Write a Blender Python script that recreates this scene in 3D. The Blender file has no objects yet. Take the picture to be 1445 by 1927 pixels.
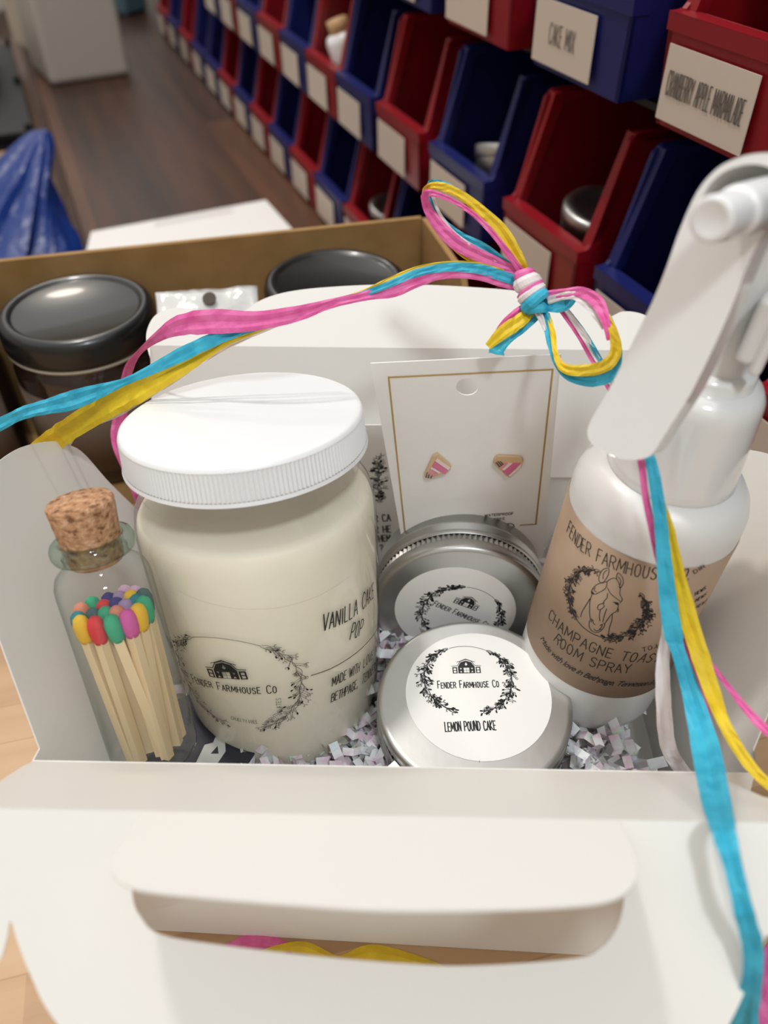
import bpy, math, random
from math import sin, cos, pi, radians as R
from mathutils import Vector as V, Matrix, noise
from mathutils.geometry import tessellate_polygon
C = bpy.context.scene.collection
SC = bpy.context.scene
U = 0.01                                    # the script counts in centimetres
# ------------------------------------------------------------------ camera
CAM_H, PITCH, FPX = 30.0, R(43), 1480.0
cd = bpy.data.cameras.new('camera'); cam = bpy.data.objects.new('camera', cd); C.objects.link(cam)
cam.location = (0, 0, CAM_H*U); cam.rotation_euler = (pi/2-PITCH, 0, 0)
cd.sensor_fit = 'VERTICAL'; cd.sensor_height = 36; cd.lens = FPX/1927*36
cd.clip_start = 0.01; cd.clip_end = 50
cd.dof.use_dof = True; cd.dof.focus_distance = 0.285; cd.dof.aperture_fstop = cd.lens/3.4
SC.camera = cam
# ------------------------------------------------------------------ world and lamps
w = bpy.data.worlds.new('world'); SC.world = w; w.use_nodes = True
bg = w.node_tree.nodes['Background']; bg.inputs[0].default_value = (1.0, .98, .96, 1); bg.inputs[1].default_value = .86
def area(name, loc, target, size, power, col):
    l = bpy.data.lights.new(name, 'AREA'); l.shape = 'DISK'; l.size = size; l.energy = power; l.color = col
    o = bpy.data.objects.new(name, l); C.objects.link(o); o.location = loc
    o.rotation_euler = (V(target)-V(loc)).to_track_quat('-Z', 'Y').to_euler(); return o
area('ceiling_lamp_main', (-.45, .78, 1.75), (0, .18, .1), .15, 11.0, (1.0, .955, .90))
area('ceiling_lamp_right', (.95, .25, 1.55), (0, .2, .1), .14, 5.0, (1, .94, .87))
area('ceiling_lamp_near', (.30, -.60, 1.7), (0, .2, .1), .22, 9.5, (.85, .94, 1.0))
area('ceiling_lamp_far', (-.9, 2.2, 1.9), (-.2, 1.0, 0), .3, 8.0, (1, .9, .78))
vs = SC.view_settings; vs.view_transform = 'Standard'; vs.look = 'None'; vs.gamma = 1; vs.use_curve_mapping = False
vs.exposure = 0.13
SC.cycles.max_bounces = 10; SC.cycles.transparent_max_bounces = 16

# ------------------------------------------------------------------ helpers
def lin(h):
    h = h.lstrip('#'); c = [int(h[i:i+2], 16)/255 for i in (0, 2, 4)]
    return tuple(x/12.92 if x <= .04045 else ((x+.055)/1.055)**2.4 for x in c)+(1,)
cP, sP = cos(PITCH), sin(PITCH)
EYE = V((0, 0, CAM_H))
def ray(u, v):
    a = (u-722.5)/FPX; b = -(v-963.5)/FPX
    return V((a, cP+b*sP, -sP+b*cP))
def at(u, v, d): return EYE+ray(u, v)*d               # the point at depth d
def on(u, v, P, N):                                   # the point on a plane
    r = ray(u, v); return EYE+r*((P-EYE).dot(N)/r.dot(N))
def plane3(a, b, c): return a, (b-a).cross(c-a).normalized()

def mat(name, col, rough=.5, metal=0., coat=0., sss=0., bump=None, vary=None, spec=.5, stretch=None, film=0):
    m = bpy.data.materials.new(name); m.use_nodes = True; nt = m.node_tree; b = nt.nodes['Principled BSDF']
    b.inputs['Base Color'].default_value = lin(col) if isinstance(col, str) else col
    b.inputs['Roughness'].default_value = rough; b.inputs['Metallic'].default_value = metal
    b.inputs['Coat Weight'].default_value = coat; b.inputs['Coat Roughness'].default_value = .08
    b.inputs['Specular IOR Level'].default_value = spec
    if film: b.inputs['Thin Film Thickness'].default_value = film; b.inputs['Thin Film IOR'].default_value = 1.6
    if sss:
        b.inputs['Subsurface Weight'].default_value = sss; b.inputs['Subsurface Radius'].default_value = (1, .8, .6)
        b.inputs['Subsurface Scale'].default_value = .004
    src = None
    if bump or vary:
        tc = nt.nodes.new('ShaderNodeTexCoord'); mp = nt.nodes.new('ShaderNodeMapping')
        nt.links.new(tc.outputs['Object'], mp.inputs[0])
        if stretch: mp.inputs['Scale'].default_value = stretch
        src = mp.outputs[0]
    if bump:
        n = nt.nodes.new('ShaderNodeTexNoise'); n.inputs['Scale'].default_value = bump[0]; n.inputs['Detail'].default_value = 4
        bp = nt.nodes.new('ShaderNodeBump'); bp.inputs['Strength'].default_value = bump[1]; bp.inputs['Distance'].default_value = bump[2] if len(bump) > 2 else .001
        nt.links.new(src, n.inputs['Vector']); nt.links.new(n.outputs[0], bp.inputs['Height']); nt.links.new(bp.outputs[0], b.inputs['Normal'])
    if vary:                                          # (scale, [(position, colour)...])
        n = nt.nodes.new('ShaderNodeTexNoise'); n.inputs['Scale'].default_value = vary[0]; n.inputs['Detail'].default_value = 5
        cr = nt.nodes.new('ShaderNodeValToRGB'); nt.links.new(src, n.inputs['Vector']); nt.links.new(n.outputs[0], cr.inputs[0])
        el = cr.color_ramp.elements
        while len(el) < len(vary[1]): el.new(.5)
        for e_, (p_, c_) in zip(el, vary[1]): e_.position = p_; e_.color = lin(c_)
        nt.links.new(cr.outputs[0], b.inputs['Base Color'])
    return m
def clear(name, tint, edge, gloss=.03, ior=1.45, bump=None, gain=1.0):
    m = bpy.data.materials.new(name); m.use_nodes = True; nt = m.node_tree; nt.nodes.clear()
    o = nt.nodes.new('ShaderNodeOutputMaterial'); mx = nt.nodes.new('ShaderNodeMixShader')
    t = nt.nodes.new('ShaderNodeBsdfTransparent'); g = nt.nodes.new('ShaderNodeBsdfGlossy'); g.inputs['Roughness'].default_value = gloss
    lw = nt.nodes.new('ShaderNodeLayerWeight'); lw.inputs[0].default_value = .5     # facing = 1-|cos|, the same from both sides
    pw = nt.nodes.new('ShaderNodeMath'); pw.operation = 'POWER'; pw.inputs[1].default_value = 5; nt.links.new(lw.outputs['Facing'], pw.inputs[0])
    fr = nt.nodes.new('ShaderNodeMath'); fr.operation = 'MULTIPLY_ADD'; nt.links.new(pw.outputs[0], fr.inputs[0])
    f0 = ((ior-1)/(ior+1))**2; fr.inputs[1].default_value = 1-f0; fr.inputs[2].default_value = f0
    p3 = nt.nodes.new('ShaderNodeMath'); p3.operation = 'POWER'; p3.inputs[1].default_value = 3; nt.links.new(lw.outputs['Facing'], p3.inputs[0])
    mc = nt.nodes.new('ShaderNodeMix'); mc.data_type = 'RGBA'
    mc.inputs[6].default_value = lin(tint); mc.inputs[7].default_value = lin(edge)
    nt.links.new(p3.outputs[0], mc.inputs[0]); nt.links.new(mc.outputs[2], t.inputs[0])
    ml = nt.nodes.new('ShaderNodeMath'); ml.operation = 'MULTIPLY'; ml.inputs[1].default_value = gain
    nt.links.new(fr.outputs[0], ml.inputs[0]); nt.links.new(ml.outputs[0], mx.inputs[0])
    nt.links.new(t.outputs[0], mx.inputs[1]); nt.links.new(g.outputs[0], mx.inputs[2]); nt.links.new(mx.outputs[0], o.inputs[0])
    if bump:
        tc = nt.nodes.new('ShaderNodeTexCoord'); n = nt.nodes.new('ShaderNodeTexNoise'); n.inputs['Scale'].default_value = bump[0]
        bp = nt.nodes.new('ShaderNodeBump'); bp.inputs['Strength'].default_value = bump[1]; bp.inputs['Distance'].default_value = .002
        nt.links.new(tc.outputs['Object'], n.inputs['Vector']); nt.links.new(n.outputs[0], bp.inputs['Height'])
        nt.links.new(bp.outputs[0], g.inputs['Normal'])
    return m
def planks(name, cols, axis, width, length, grain, rough=.45):
    """wood boards along a horizontal direction; axis = angle of the grain in the xy plane"""
    m = bpy.data.materials.new(name); m.use_nodes = True; nt = m.node_tree; b = nt.nodes['Principled BSDF']; L = nt.links.new
    tc = nt.nodes.new('ShaderNodeTexCoord'); mp = nt.nodes.new('ShaderNodeMapping'); mp.inputs['Rotation'].default_value = (0, 0, -axis)
    L(tc.outputs['Object'], mp.inputs[0])
    br = nt.nodes.new('ShaderNodeTexBrick'); br.inputs['Scale'].default_value = 1; br.inputs['Brick Width'].default_value = length; br.inputs['Row Height'].default_value = width
    br.inputs['Mortar Size'].default_value = width*.018; br.inputs['Color1'].default_value = (0, 0, 0, 1); br.inputs['Color2'].default_value = (1, 1, 1, 1); br.inputs['Mortar'].default_value = (.1, .1, .1, 1); br.offset = .37
    L(mp.outputs[0], br.inputs['Vector'])
    m2 = nt.nodes.new('ShaderNodeMapping'); m2.inputs['Scale'].default_value = (grain*.08, grain, grain); L(mp.outputs[0], m2.inputs[0])
    n = nt.nodes.new('ShaderNodeTexNoise'); n.inputs['Scale'].default_value = 1; n.inputs['Detail'].default_value = 6; L(m2.outputs[0], n.inputs['Vector'])
    ad = nt.nodes.new('ShaderNodeMix'); ad.data_type = 'RGBA'; ad.inputs[0].default_value = .62; L(br.outputs[0], ad.inputs[6]); L(n.outputs[0], ad.inputs[7])
    cr = nt.nodes.new('ShaderNodeValToRGB'); L(ad.outputs[2], cr.inputs[0]); el = cr.color_ramp.elements
    while len(el) < len(cols): el.new(.5)
    for e_, (p_, c_) in zip(el, cols): e_.position = p_; e_.color = lin(c_)
    L(cr.outputs[0], b.inputs['Base Color']); b.inputs['Roughness'].default_value = rough
    return m

class MB:
    def __init__(s): s.v = []; s.f = []; s.sm = []
    def add(s, vs_, fs, smooth=False):
        o = len(s.v); s.v += [V(p) for p in vs_]; s.f += [[i+o for i in f] for f in fs]; s.sm += [smooth]*len(fs); return s
    def box(s, lo, hi, M=None):
        p = [V((x, y, z)) for z in (lo[2], hi[2]) for y in (lo[1], hi[1]) for x in (lo[0], hi[0])]
        if M: p = [M @ q for q in p]
        return s.add(p, [(0, 2, 3, 1), (4, 5, 7, 6), (0, 1, 5, 4), (2, 6, 7, 3), (0, 4, 6, 2), (1, 3, 7, 5)])
    def lathe(s, prof, seg=64, M=None, mod=None, smooth=True, sharp=()):
        rings = []; vs_ = []; fs = []
        for k, (r, z) in enumerate(prof):
            if r < 1e-6: rings.append([len(vs_)]); vs_.append(V((0, 0, z))); continue
            ring = []
            for i in range(seg):
                a = 2*pi*i/seg; rr = mod(k, i, r) if mod else r
                ring.append(len(vs_)); vs_.append(V((rr*cos(a), rr*sin(a), z)))
            rings.append(ring)
        for A, B in zip(rings, rings[1:]):
            if len(A) == 1 and len(B) == 1: continue
            for i in range(seg):
                j = (i+1) % seg
                if len(A) == 1: fs.append((A[0], B[j], B[i]))
                elif len(B) == 1: fs.append((A[i], A[j], B[0]))
                else: fs.append((A[i], A[j], B[j], B[i]))
        if M: vs_ = [M @ q for q in vs_]
        return s.add(vs_, fs, smooth)
    def poly(s, pts, holes=(), smooth=False):
        loops = [[V(p) for p in pts]]+[[V(p) for p in h] for h in holes]
        flat = [p for l in loops for p in l]
        return s.add(flat, [tuple(t) for t in tessellate_polygon(loops)], smooth)
    def prism(s, pts, d, holes=()):
        """a flat outline (with holes) given a real thickness along the vector d"""
        d = V(d); loops = [[V(p) for p in pts]]+[[V(p) for p in h] for h in holes]
        flat = [p for l in loops for p in l]; n = len(flat); tri = [tuple(t) for t in tessellate_polygon(loops)]
        nn = V((0, 0, 0))
        for t in tri: nn += (flat[t[1]]-flat[t[0]]).cross(flat[t[2]]-flat[t[0]])
        if nn.dot(d) > 0: tri = [t[::-1] for t in tri]
        fs = list(tri)+[tuple(i+n for i in t[::-1]) for t in tri]; o = 0
        for l in loops:
            k = len(l)
            for i in range(k): fs.append((o+i, o+(i+1) % k, o+n+(i+1) % k, o+n+i))
            o += k
        return s.add(flat+[p+d for p in flat], fs)
    def tube(s, pts, rad, seg=10, caps=True):
        pts = [V(p) for p in pts]; n = len(pts); rings = []; vs_ = []; fs = []; up = V((.123, .31, .94)).normalized()
        for i, p in enumerate(pts):
            t = (pts[min(i+1, n-1)]-pts[max(i-1, 0)]).normalized(); a = t.cross(up)
            if a.length < .05: a = t.cross(V((1, 0, 0)))
            a.normalize(); b = t.cross(a); r = rad[i] if isinstance(rad, (list, tuple)) else rad
            for k in range(seg): q = 2*pi*k/seg; vs_.append(p+a*(r*cos(q))+b*(r*sin(q)))
        for i in range(n-1):
            for k in range(seg): fs.append((i*seg+k, i*seg+(k+1) % seg, (i+1)*seg+(k+1) % seg, (i+1)*seg+k))
        if caps: fs += [tuple(range(seg))[::-1], tuple((n-1)*seg+k for k in range(seg))]
        return s.add(vs_, fs, True)
    def ball(s, c, r, seg=16, M=None):
        r = V(r) if not isinstance(r, (int, float)) else V((r, r, r)); c = V(c); vs_ = []; fs = []; n = seg//2
        for i in range(n+1):
            for j in range(seg): a = pi*i/n; b = 2*pi*j/seg; vs_.append(V((r.x*sin(a)*cos(b), r.y*sin(a)*sin(b), r.z*cos(a))))
        for i in range(n):
            for j in range(seg): fs.append((i*seg+j, (i+1)*seg+j, (i+1)*seg+(j+1) % seg, i*seg+(j+1) % seg))
        vs_ = [(M @ q if M else q)+c for q in vs_]
        return s.add(vs_, fs, True)

ROOTM = {}
def props(o, label=None, cat=None, group=None, kind=None):
    if label: o['label'] = label
    if cat: o['category'] = cat
    if group: o['group'] = group
    if kind: o['kind'] = kind
    return o
def frame(zax, front):                                 # rotation whose z is the given axis and whose -y looks along `front`
    z = V(zax).normalized(); y = -V(front); y = (y-z*y.dot(z)).normalized(); x = y.cross(z)
    return Matrix((x, y, z)).transposed()
def thing(name, label, cat, loc=(0, 0, 0), rot=None, group=None, kind=None):
    o = bpy.data.objects.new(name, None); C.objects.link(o); o.empty_display_size = .01
    M = Matrix.Translation(V(loc)) @ (rot.to_4x4() if rot else Matrix())
    ROOTM[o] = M
    o.location = V(loc)*U; o.rotation_euler = M.to_euler()
    return props(o, label, cat, group, kind)
def mesh(name, mb, m, Mi=None, bevel=None, solid=None, subs=0):
    me = bpy.data.meshes.new(name)
    me.from_pydata([tuple((Mi @ p if Mi else p)*U) for p in mb.v], [], mb.f); me.polygons.foreach_set('use_smooth', mb.sm)
    me.materials.append(m); me.update()
    o = bpy.data.objects.new(name, me); C.objects.link(o)
    if solid: md = o.modifiers.new('s', 'SOLIDIFY'); md.thickness = solid*U; md.offset = 0
    if bevel: md = o.modifiers.new('b', 'BEVEL'); md.width = bevel*U; md.segments = 3; md.limit_method = 'ANGLE'; md.angle_limit = R(40)
    if subs: md = o.modifiers.new('u', 'SUBSURF'); md.levels = md.render_levels = subs
    return o
def part(name, mb, m, parent, world=False, label=None, **k):
    r = parent
    while r.parent: r = r.parent
    o = mesh(name, mb, m, ROOTM[r].inverted() if world else None, **k); o.parent = parent
    if label: o['label'] = label
    return o
def solo(name, mb, m, label, cat, loc=None, group=None, kind=None, **k):   # a thing that is one mesh, given in world space
    if loc is None:
        lo = V([min(p[i] for p in mb.v) for i in range(3)]); hi = V([max(p[i] for p in mb.v) for i in range(3)]); loc = V(((lo.x+hi.x)/2, (lo.y+hi.y)/2, lo.z))
    o = mesh(name, mb, m, Matrix.Translation(-V(loc)), **k); o.location = V(loc)*U; ROOTM[o] = Matrix.Translation(V(loc))
    return props(o, label, cat, group, kind)
def copy_tree(o, loc=None, rot=None, parent=None, mats=None):
    c = o.copy(); C.objects.link(c)
    if parent: c.parent = parent
    else:
        M = Matrix.Translation(V(loc)) @ rot.to_4x4(); ROOTM[c] = M; c.location = V(loc)*U; c.rotation_euler = M.to_euler()
    for ch in o.children: copy_tree(ch, parent=c)
    return c
def smooth_path(P, n):                                # Catmull-Rom through tuples
    out = []
    for i in range(len(P)-1):
        p0 = P[max(i-1, 0)]; p1 = P[i]; p2 = P[i+1]; p3 = P[min(i+2, len(P)-1)]
        for k in range(n):
            t = k/n
            out.append(tuple(.5*(2*b+(c-a)*t+(2*a-5*b+4*c-d)*t*t+(3*b-a-3*c+d)*t**3) for a, b, c, d in zip(p0, p1, p2, p3)))
    out.append(tuple(P[-1])); return out

# ---- drawing on surfaces: strokes and fills in a label's own centimetres
class Ink:
    def __init__(s): s.q = []                         # list of (points, holes)
    def line(s, pts, w, closed=False):
        pts = [V((p[0], p[1])) for p in pts]
        if closed: pts = pts+[pts[0]]
        for a, b in zip(pts, pts[1:]):
            d = b-a; L = d.length
            if L < 1e-6: continue
            d /= L; n = V((-d.y, d.x))*w/2; e = d*w*.3
            k = max(1, int(L/.35)); A = a-e; B = b+e
            for i in range(k):
                p = A.lerp(B, i/k); q = A.lerp(B, (i+1)/k); s.q.append(([p-n, q-n, q+n, p+n], []))
        return s
    def fill(s, pts, holes=()): s.q.append(([V(p) for p in pts], [[V(p) for p in h] for h in holes])); return s
    def blob(s, c, r, n=8, ry=None, rot=0):
        ry = ry or r
        return s.fill([(c[0]+r*cos(2*pi*i/n)*cos(rot)-ry*sin(2*pi*i/n)*sin(rot), c[1]+r*cos(2*pi*i/n)*sin(rot)+ry*sin(2*pi*i/n)*cos(rot)) for i in range(n)])
    def mesh(s, f):
        mb = MB()
        for pts, holes in s.q:
            P = [f(p[0], p[1]) for p in pts]
            if len(P) == 4 and not holes: mb.add(P, [(0, 1, 2, 3)])
            else:
                l2 = [[V((p[0], p[1], 0)) for p in pts]]+[[V((p[0], p[1], 0)) for p in h] for h in holes]
                mb.add([f(p[0], p[1]) for l in l2 for p in l], [tuple(t) for t in tessellate_polygon(l2)])
        return mb
GL = {}
for t in """A:0,0 .5,1 1,0|.18,.36 .82,.36;B:0,0 0,1 .6,1 .85,.86 .85,.66 .6,.54 0,.54|.6,.54 .95,.4 .95,.14 .65,0 0,0;C:.95,.85 .7,1 .3,1 .05,.75 .05,.25 .3,0 .7,0 .95,.15
D:0,0 0,1 .5,1 .9,.75 .9,.25 .5,0 0,0;E:.9,0 0,0 0,1 .9,1|0,.52 .75,.52;F:0,0 0,1 .9,1|0,.52 .75,.52;G:.95,.85 .7,1 .3,1 .05,.75 .05,.25 .3,0 .7,0 .95,.2 .95,.45 .6,.45
H:0,0 0,1|.9,0 .9,1|0,.5 .9,.5;I:.5,0 .5,1;K:0,0 0,1|.9,1 0,.45 .95,0;L:0,1 0,0 .85,0;M:0,0 .08,1 .5,.25 .92,1 1,0;N:0,0 0,1 .9,0 .9,1
O:.3,0 .05,.25 .05,.75 .3,1 .65,1 .92,.75 .92,.25 .65,0 .3,0;P:0,0 0,1 .6,1 .92,.85 .92,.6 .6,.45 0,.45;R:0,0 0,1 .6,1 .9,.86 .9,.64 .6,.5 0,.5|.45,.5 .95,0;S:.9,.86 .6,1 .3,1 .08,.84 .1,.64 .85,.38 .9,.16 .65,0 .3,0 .05,.14
T:0,1 1,1|.5,1 .5,0;U:.05,1 .05,.25 .3,0 .65,0 .9,.25 .9,1;V:0,1 .5,0 1,1;W:0,1 .25,0 .5,.8 .75,0 1,1;X:0,0 .95,1|0,1 .95,0;Y:0,1 .5,.5 1,1|.5,.5 .5,0;.:.4,0 .5,.06;,:.5,.08 .3,-.18;?:.1,.8 .4,1 .8,.9 .8,.65 .5,.45 .5,.3|.5,.02 .5,.08
3:.05,.9 .5,1 .85,.82 .8,.6 .4,.52|.4,.52 .85,.42 .9,.15 .5,0 .05,.12;7:0,1 .9,1 .4,0;0:.3,0 .05,.25 .05,.75 .3,1 .65,1 .92,.75 .92,.25 .65,0 .3,0;2:.05,.8 .35,1 .75,.95 .85,.7 0,0 .9,0""".replace('\n', ';').split(';'):
    GL[t[0]] = [[tuple(map(float, p.split(','))) for p in l.split()] for l in t[2:].split('|')]
WID = {'I': .35, 'M': 1.3, 'W': 1.35, '.': .45, ',': .45, ' ': .7, 'L': .85, 'E': .88, 'F': .85}
def text(ink, s, path, h, wt, gap=.32, big=None, slant=0, jit=0., rng=random.Random(5)):
    """capitals along a polyline baseline, spread over its whole length"""
    path = [V((p[0], p[1])) for p in path]; seg = [(b-a).length for a, b in zip(path, path[1:])]; tot = sum(seg)
    W = [WID.get(c.upper(), 1)*(1.0 if big is None or not c.islower() else big) for c in s]; n = sum(W)+gap*(len(s)-1); k = tot/n; x = 0
    def pt(d):
        for a, b, L in zip(path, path[1:], seg):
            if d <= L or b is path[-1]: t = (b-a)/L; return a+t*d, t
            d -= L
    for c, wd in zip(s, W):
        hh = h*(big if big and c.islower() else 1)
        o, t = pt((x+wd/2)*k); nrm = V((-t.y, t.x)); jj = rng.uniform(-jit, jit); ja = 1+rng.uniform(-jit, jit)
        for l in GL.get(c.upper(), []):
            ink.line([o+t*((p[0]-.5)*wd*k+slant*p[1]*hh)+nrm*((p[1]*ja+jj*.4)*hh) for p in l], wt)
        x += wd+gap
def barn(ink, c, w, rot=0.):
    def X(p): x, y = p[0]*w, p[1]*w; return (c[0]+x*cos(rot)-y*sin(rot), c[1]+x*sin(rot)+y*cos(rot))
    T = lambda l: [X(p) for p in l]
    ln = w*.022
    ink.fill(T([(-.30, 0), (.30, 0), (.30, .27), (.19, .46), (0, .53), (-.19, .46), (-.30, .27)]),
             [T([(-.10, .03), (-.005, .03), (-.005, .12), (-.10, .12)]), T([(.005, .03), (.10, .03), (.10, .12), (.005, .12)]),
              T([(-.10, .13), (-.005, .13), (-.005, .23), (-.10, .23)]), T([(.005, .13), (.10, .13), (.10, .23), (.005, .23)]),
              T([(-.05, .36), (0, .31), (.05, .36), (0, .46)]),
              T([(-.24, .04), (-.16, .04), (-.20, .11)]), T([(-.24, .22), (-.16, .22), (-.20, .15)]),
              T([(.24, .04), (.16, .04), (.20, .11)]), T([(.24, .22), (.16, .22), (.20, .15)])])
    for s in (-1, 1):
        ink.fill(T([(s*.33, 0), (s*.5, 0), (s*.5, .26), (s*.33, .26)]),
                 [T([(s*.37, .03), (s*.46, .03), (s*.46, .11), (s*.37, .11)]), T([(s*.37, .14), (s*.46, .14), (s*.46, .22), (s*.37, .22)])])
        ink.line(T([(s*.52, .30), (s*.31, .32), (s*.20, .50), (0, .58)]), ln)
        ink.line(T([(s*.32, .47), (s*.2, .51), (0, .60)]), ln)
def wreath(ink, f, arcs, seed, dens=1., wt=.02, leaf=.09, solid=.4):
    """floral ring: f(angle, radius) -> point; arcs = (start, end) in degrees with blossom, thin stem elsewhere"""
    g = random.Random(seed)
    for a0, a1 in arcs:
        n = max(2, int(abs(a1-a0)/3)); sg = 1 if a1 > a0 else -1
        for off in (-.02, .03):
            ink.line([f(R(a0+(a1-a0)*i/n), 1+off*sin(i*.9)+off*.5) for i in range(n+1)], wt)
        L = abs(a1-a0)
        for i in range(int(L*.55*dens)):              # sprigs
            t = g.random(); a = R(a0+(a1-a0)*t); env = .35+.65*sin(pi*min(1, max(0, t)))
            s_ = g.choice((-1, 1)); da = R(g.uniform(3, 9))*sg; r1 = 1+s_*g.uniform(.04, .17)*env
            p0 = f(a, 1); p1 = f(a+da*.6, 1+(r1-1)*.6); p2 = f(a+da, r1); ink.line([p0, p1, p2], wt*.7)
            dx, dy = p2[0]-p1[0], p2[1]-p1[1]; ro = math.atan2(dy, dx)
            k = g.random()
            if k < solid: ink.blob(p2, leaf*g.uniform(.6, 1), 7, leaf*.42, ro+g.uniform(-.5, .5))
            elif k < .8:
                for q in (-.6, .6):
                    e_ = (p2[0]+leaf*1.3*cos(ro+q), p2[1]+leaf*1.3*sin(ro+q)); m_ = (p2[0]+leaf*.9*cos(ro+q*1.9), p2[1]+leaf*.9*sin(ro+q*1.9))
                    ink.line([p2, m_, e_, p2], wt*.6)
            else: ink.line([(p2[0]+leaf*.6*cos(b), p2[1]+leaf*.6*sin(b)) for b in [j*pi/3 for j in range(6)]], wt*.6, True)
        for t in ([.22, .38, .52, .66, .82] if L > 60 else [.5]):     # roses
            a = R(a0+(a1-a0)*t); c = f(a, 1+g.uniform(-.05, .07))
            for rr in (1.3, .9, .45):
                ink.line([(c[0]+leaf*rr*(1+.18*g.uniform(-1, 1))*cos(b), c[1]+leaf*rr*(1+.18*g.uniform(-1, 1))*sin(b)) for b in [j*pi/4+rr for j in range(8)]], wt*.8, True)

# ------------------------------------------------------------------ materials
M = {}
M['card'] = mat('white_card', 'e9e6e0', .42, spec=.35)
M['bamboo'] = planks('bamboo', [(.1, '9a7656'), (.4, 'b8946f'), (.6, 'c4a17c'), (.9, 'd0b08c')], R(14), .019, .6, 90)
M['dark_wood'] = planks('dark_wood', [(.25, '24140d'), (.42, '402617'), (.58, '54331f'), (.8, '6b452f')], R(112), .10, 1.2, 30)
M['floor'] = planks('floor_wood', [(.1, '35261e'), (.5, '4c382d'), (.9, '614a3c')], R(100), .12, 1.4, 20, .5)
M['side_wood'] = planks('side_wood', [(.1, '3c2a20'), (.5, '503a2c'), (.9, '6b4f3c')], R(112), .2, 2, 20, .5)
M['black'] = mat('black_steel', '0d0d10', .55)
M['cardboard'] = mat('cardboard', 'a07c50', .85, vary=(40, [(.3, '94713f'), (.7, 'ab8657')]), stretch=(1, .15, 1))
M['blacklid'] = mat('black_lid', '161617', .30, coat=.25)
M['amber'] = mat('amber_glass', '2a1d18', .08, coat=.5)
M['kraftbeige'] = mat('beige_label', '66574c', .6)
M['whiteplastic'] = mat('white_plastic', 'f0f0f1', .32, coat=.15)
M['gloss_white'] = mat('glossy_white_plastic', 'ecebe9', .14, coat=.5)
M['hdpe'] = mat('frosted_bottle', 'e6e5e2', .34, sss=.25)
M['wax'] = mat('cream_wax', 'f3ecd9', .5, sss=.15, vary=(22, [(.3, 'efe6d0'), (.7, 'f5efdf')]))
M['glass'] = clear('clear_jar_glass', 'ffffff', 'e4e1d6', .02)
M['bottleglass'] = clear('clear_bottle_glass', 'ffffff', 'b4c0b8', .02)
M['glassrim'] = clear('green_glass_rim', 'eef5f1', '9dbcae', .02, gain=1.2)
M['film'] = clear('clear_film', 'ffffff', 'f2f2f0', .06, 1.35, bump=(28, .5))
M['alu'] = mat('brushed_aluminium', 'c0bfbc', .38, 1, bump=(160, .05))
M['ink'] = mat('black_ink', '1d1c1c', .6)
M['ink_soft'] = mat('grey_ink', '5d584f', .6)
M['paper'] = mat('white_paper', 'efece8', .55)
M['kraft'] = mat('kraft_paper', 'ab917a', .8, vary=(60, [(.3, 'a68c75'), (.7, 'b0967f')]))
M['gold'] = mat('gold_foil', 'c7a468', .35, .5)
M['cork'] = mat('cork', 'b98a66', .85, bump=(420, .9, .002), vary=(420, [(.34, '7a5033'), (.44, 'b38560'), (.58, 'c69873'), (.72, 'd9b391')]), stretch=(1, 1, 1.3))
M['matchwood'] = mat('match_wood', 'e8cfa4', .7, vary=(90, [(.3, 'e2c697'), (.7, 'eed9b5')]), stretch=(1, 1, .1))
def raffia(n, a, b): return mat(n, b, .55, vary=(170, [(.25, a), (.75, b)]), bump=(500, .35, .0006), sss=0)
M['pink'] = raffia('pink_raffia', 'd84a94', 'ee7db8')
M['blue'] = raffia('blue_raffia', '1c9cbd', '45bfdc')
M['yellow'] = raffia('yellow_raffia', 'd9b414', 'f2d32a')
M['white'] = raffia('white_raffia', 'e3d7d6', 'f3ebea')
M['red_bin'] = mat('red_polypropylene', '860e1a', .38)
M['blue_bin'] = mat('blue_polypropylene', '171d5c', .38)
M['binlabel'] = mat('bin_label', 'cdbfb2', .6)
M['bag'] = mat('blue_polythene', '12327a', .33, bump=(30, .6, .01))
M['navy'] = mat('navy_sticker', '23232f', .5)
M['shred'] = mat('iridescent_shred', 'dcd8dd', .2, coat=.6, vary=(120, [(.30, 'cfc4dc'), (.42, 'eef0ee'), (.52, 'e9e6e8'), (.60, 'ecc9dc'), (.68, 'cfe6d2')]), film=420)

# ------------------------------------------------------------------ setting
o = solo('floor', MB().box((-400, -200, -86), (300, 700, -85)), M['floor'], None, None, kind='structure')
E_ = V((-sin(R(22.3)), cos(R(22.3)), 0)); N_ = V((E_.y, -E_.x, 0)); P0 = V((-7.9, 94.1, 0))
def rk(t, s, z): return P0+E_*t+N_*s+V((0, 0, z))       # along the bin rack, behind its front, up
o = solo('wall_right', MB().prism([rk(-140, 24, -85), rk(200, 24, -85), rk(200, 24, 120), rk(-140, 24, 120)], N_*3), M['black'], None, None, kind='structure')
M['wall'] = mat('wall_paint', 'd2cabf', .8)
for nm, lo, hi in (('wall_front', (-260, -136, -85), (300, -130, 185)), ('wall_left', (-266, -136, -85), (-260, 666, 185)), ('wall_back', (-266, 660, -85), (300, 666, 185))):
    solo(nm, MB().box(lo, hi), M['wall'], None, None, kind='structure')
BENCH_Z = -8.6
lb1, lb2 = on(70, 150, V((0, 0, BENCH_Z)), V((0, 0, 1))), on(158, 460, V((0, 0, BENCH_Z)), V((0, 0, 1)))
sL = ((lb1-P0).dot(N_)+(lb2-P0).dot(N_))/2
bench = thing('workbench', 'long dark wooden workbench running away below the red and blue bins', 'bench', rk(40, -5, -85))
part('bench_top', MB().prism([rk(-110, sL, BENCH_Z), rk(150, sL, BENCH_Z), rk(150, 20, BENCH_Z), rk(-110, 20, BENCH_Z)], (0, 0, -4)), M['dark_wood'], bench, True, bevel=.2)
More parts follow.
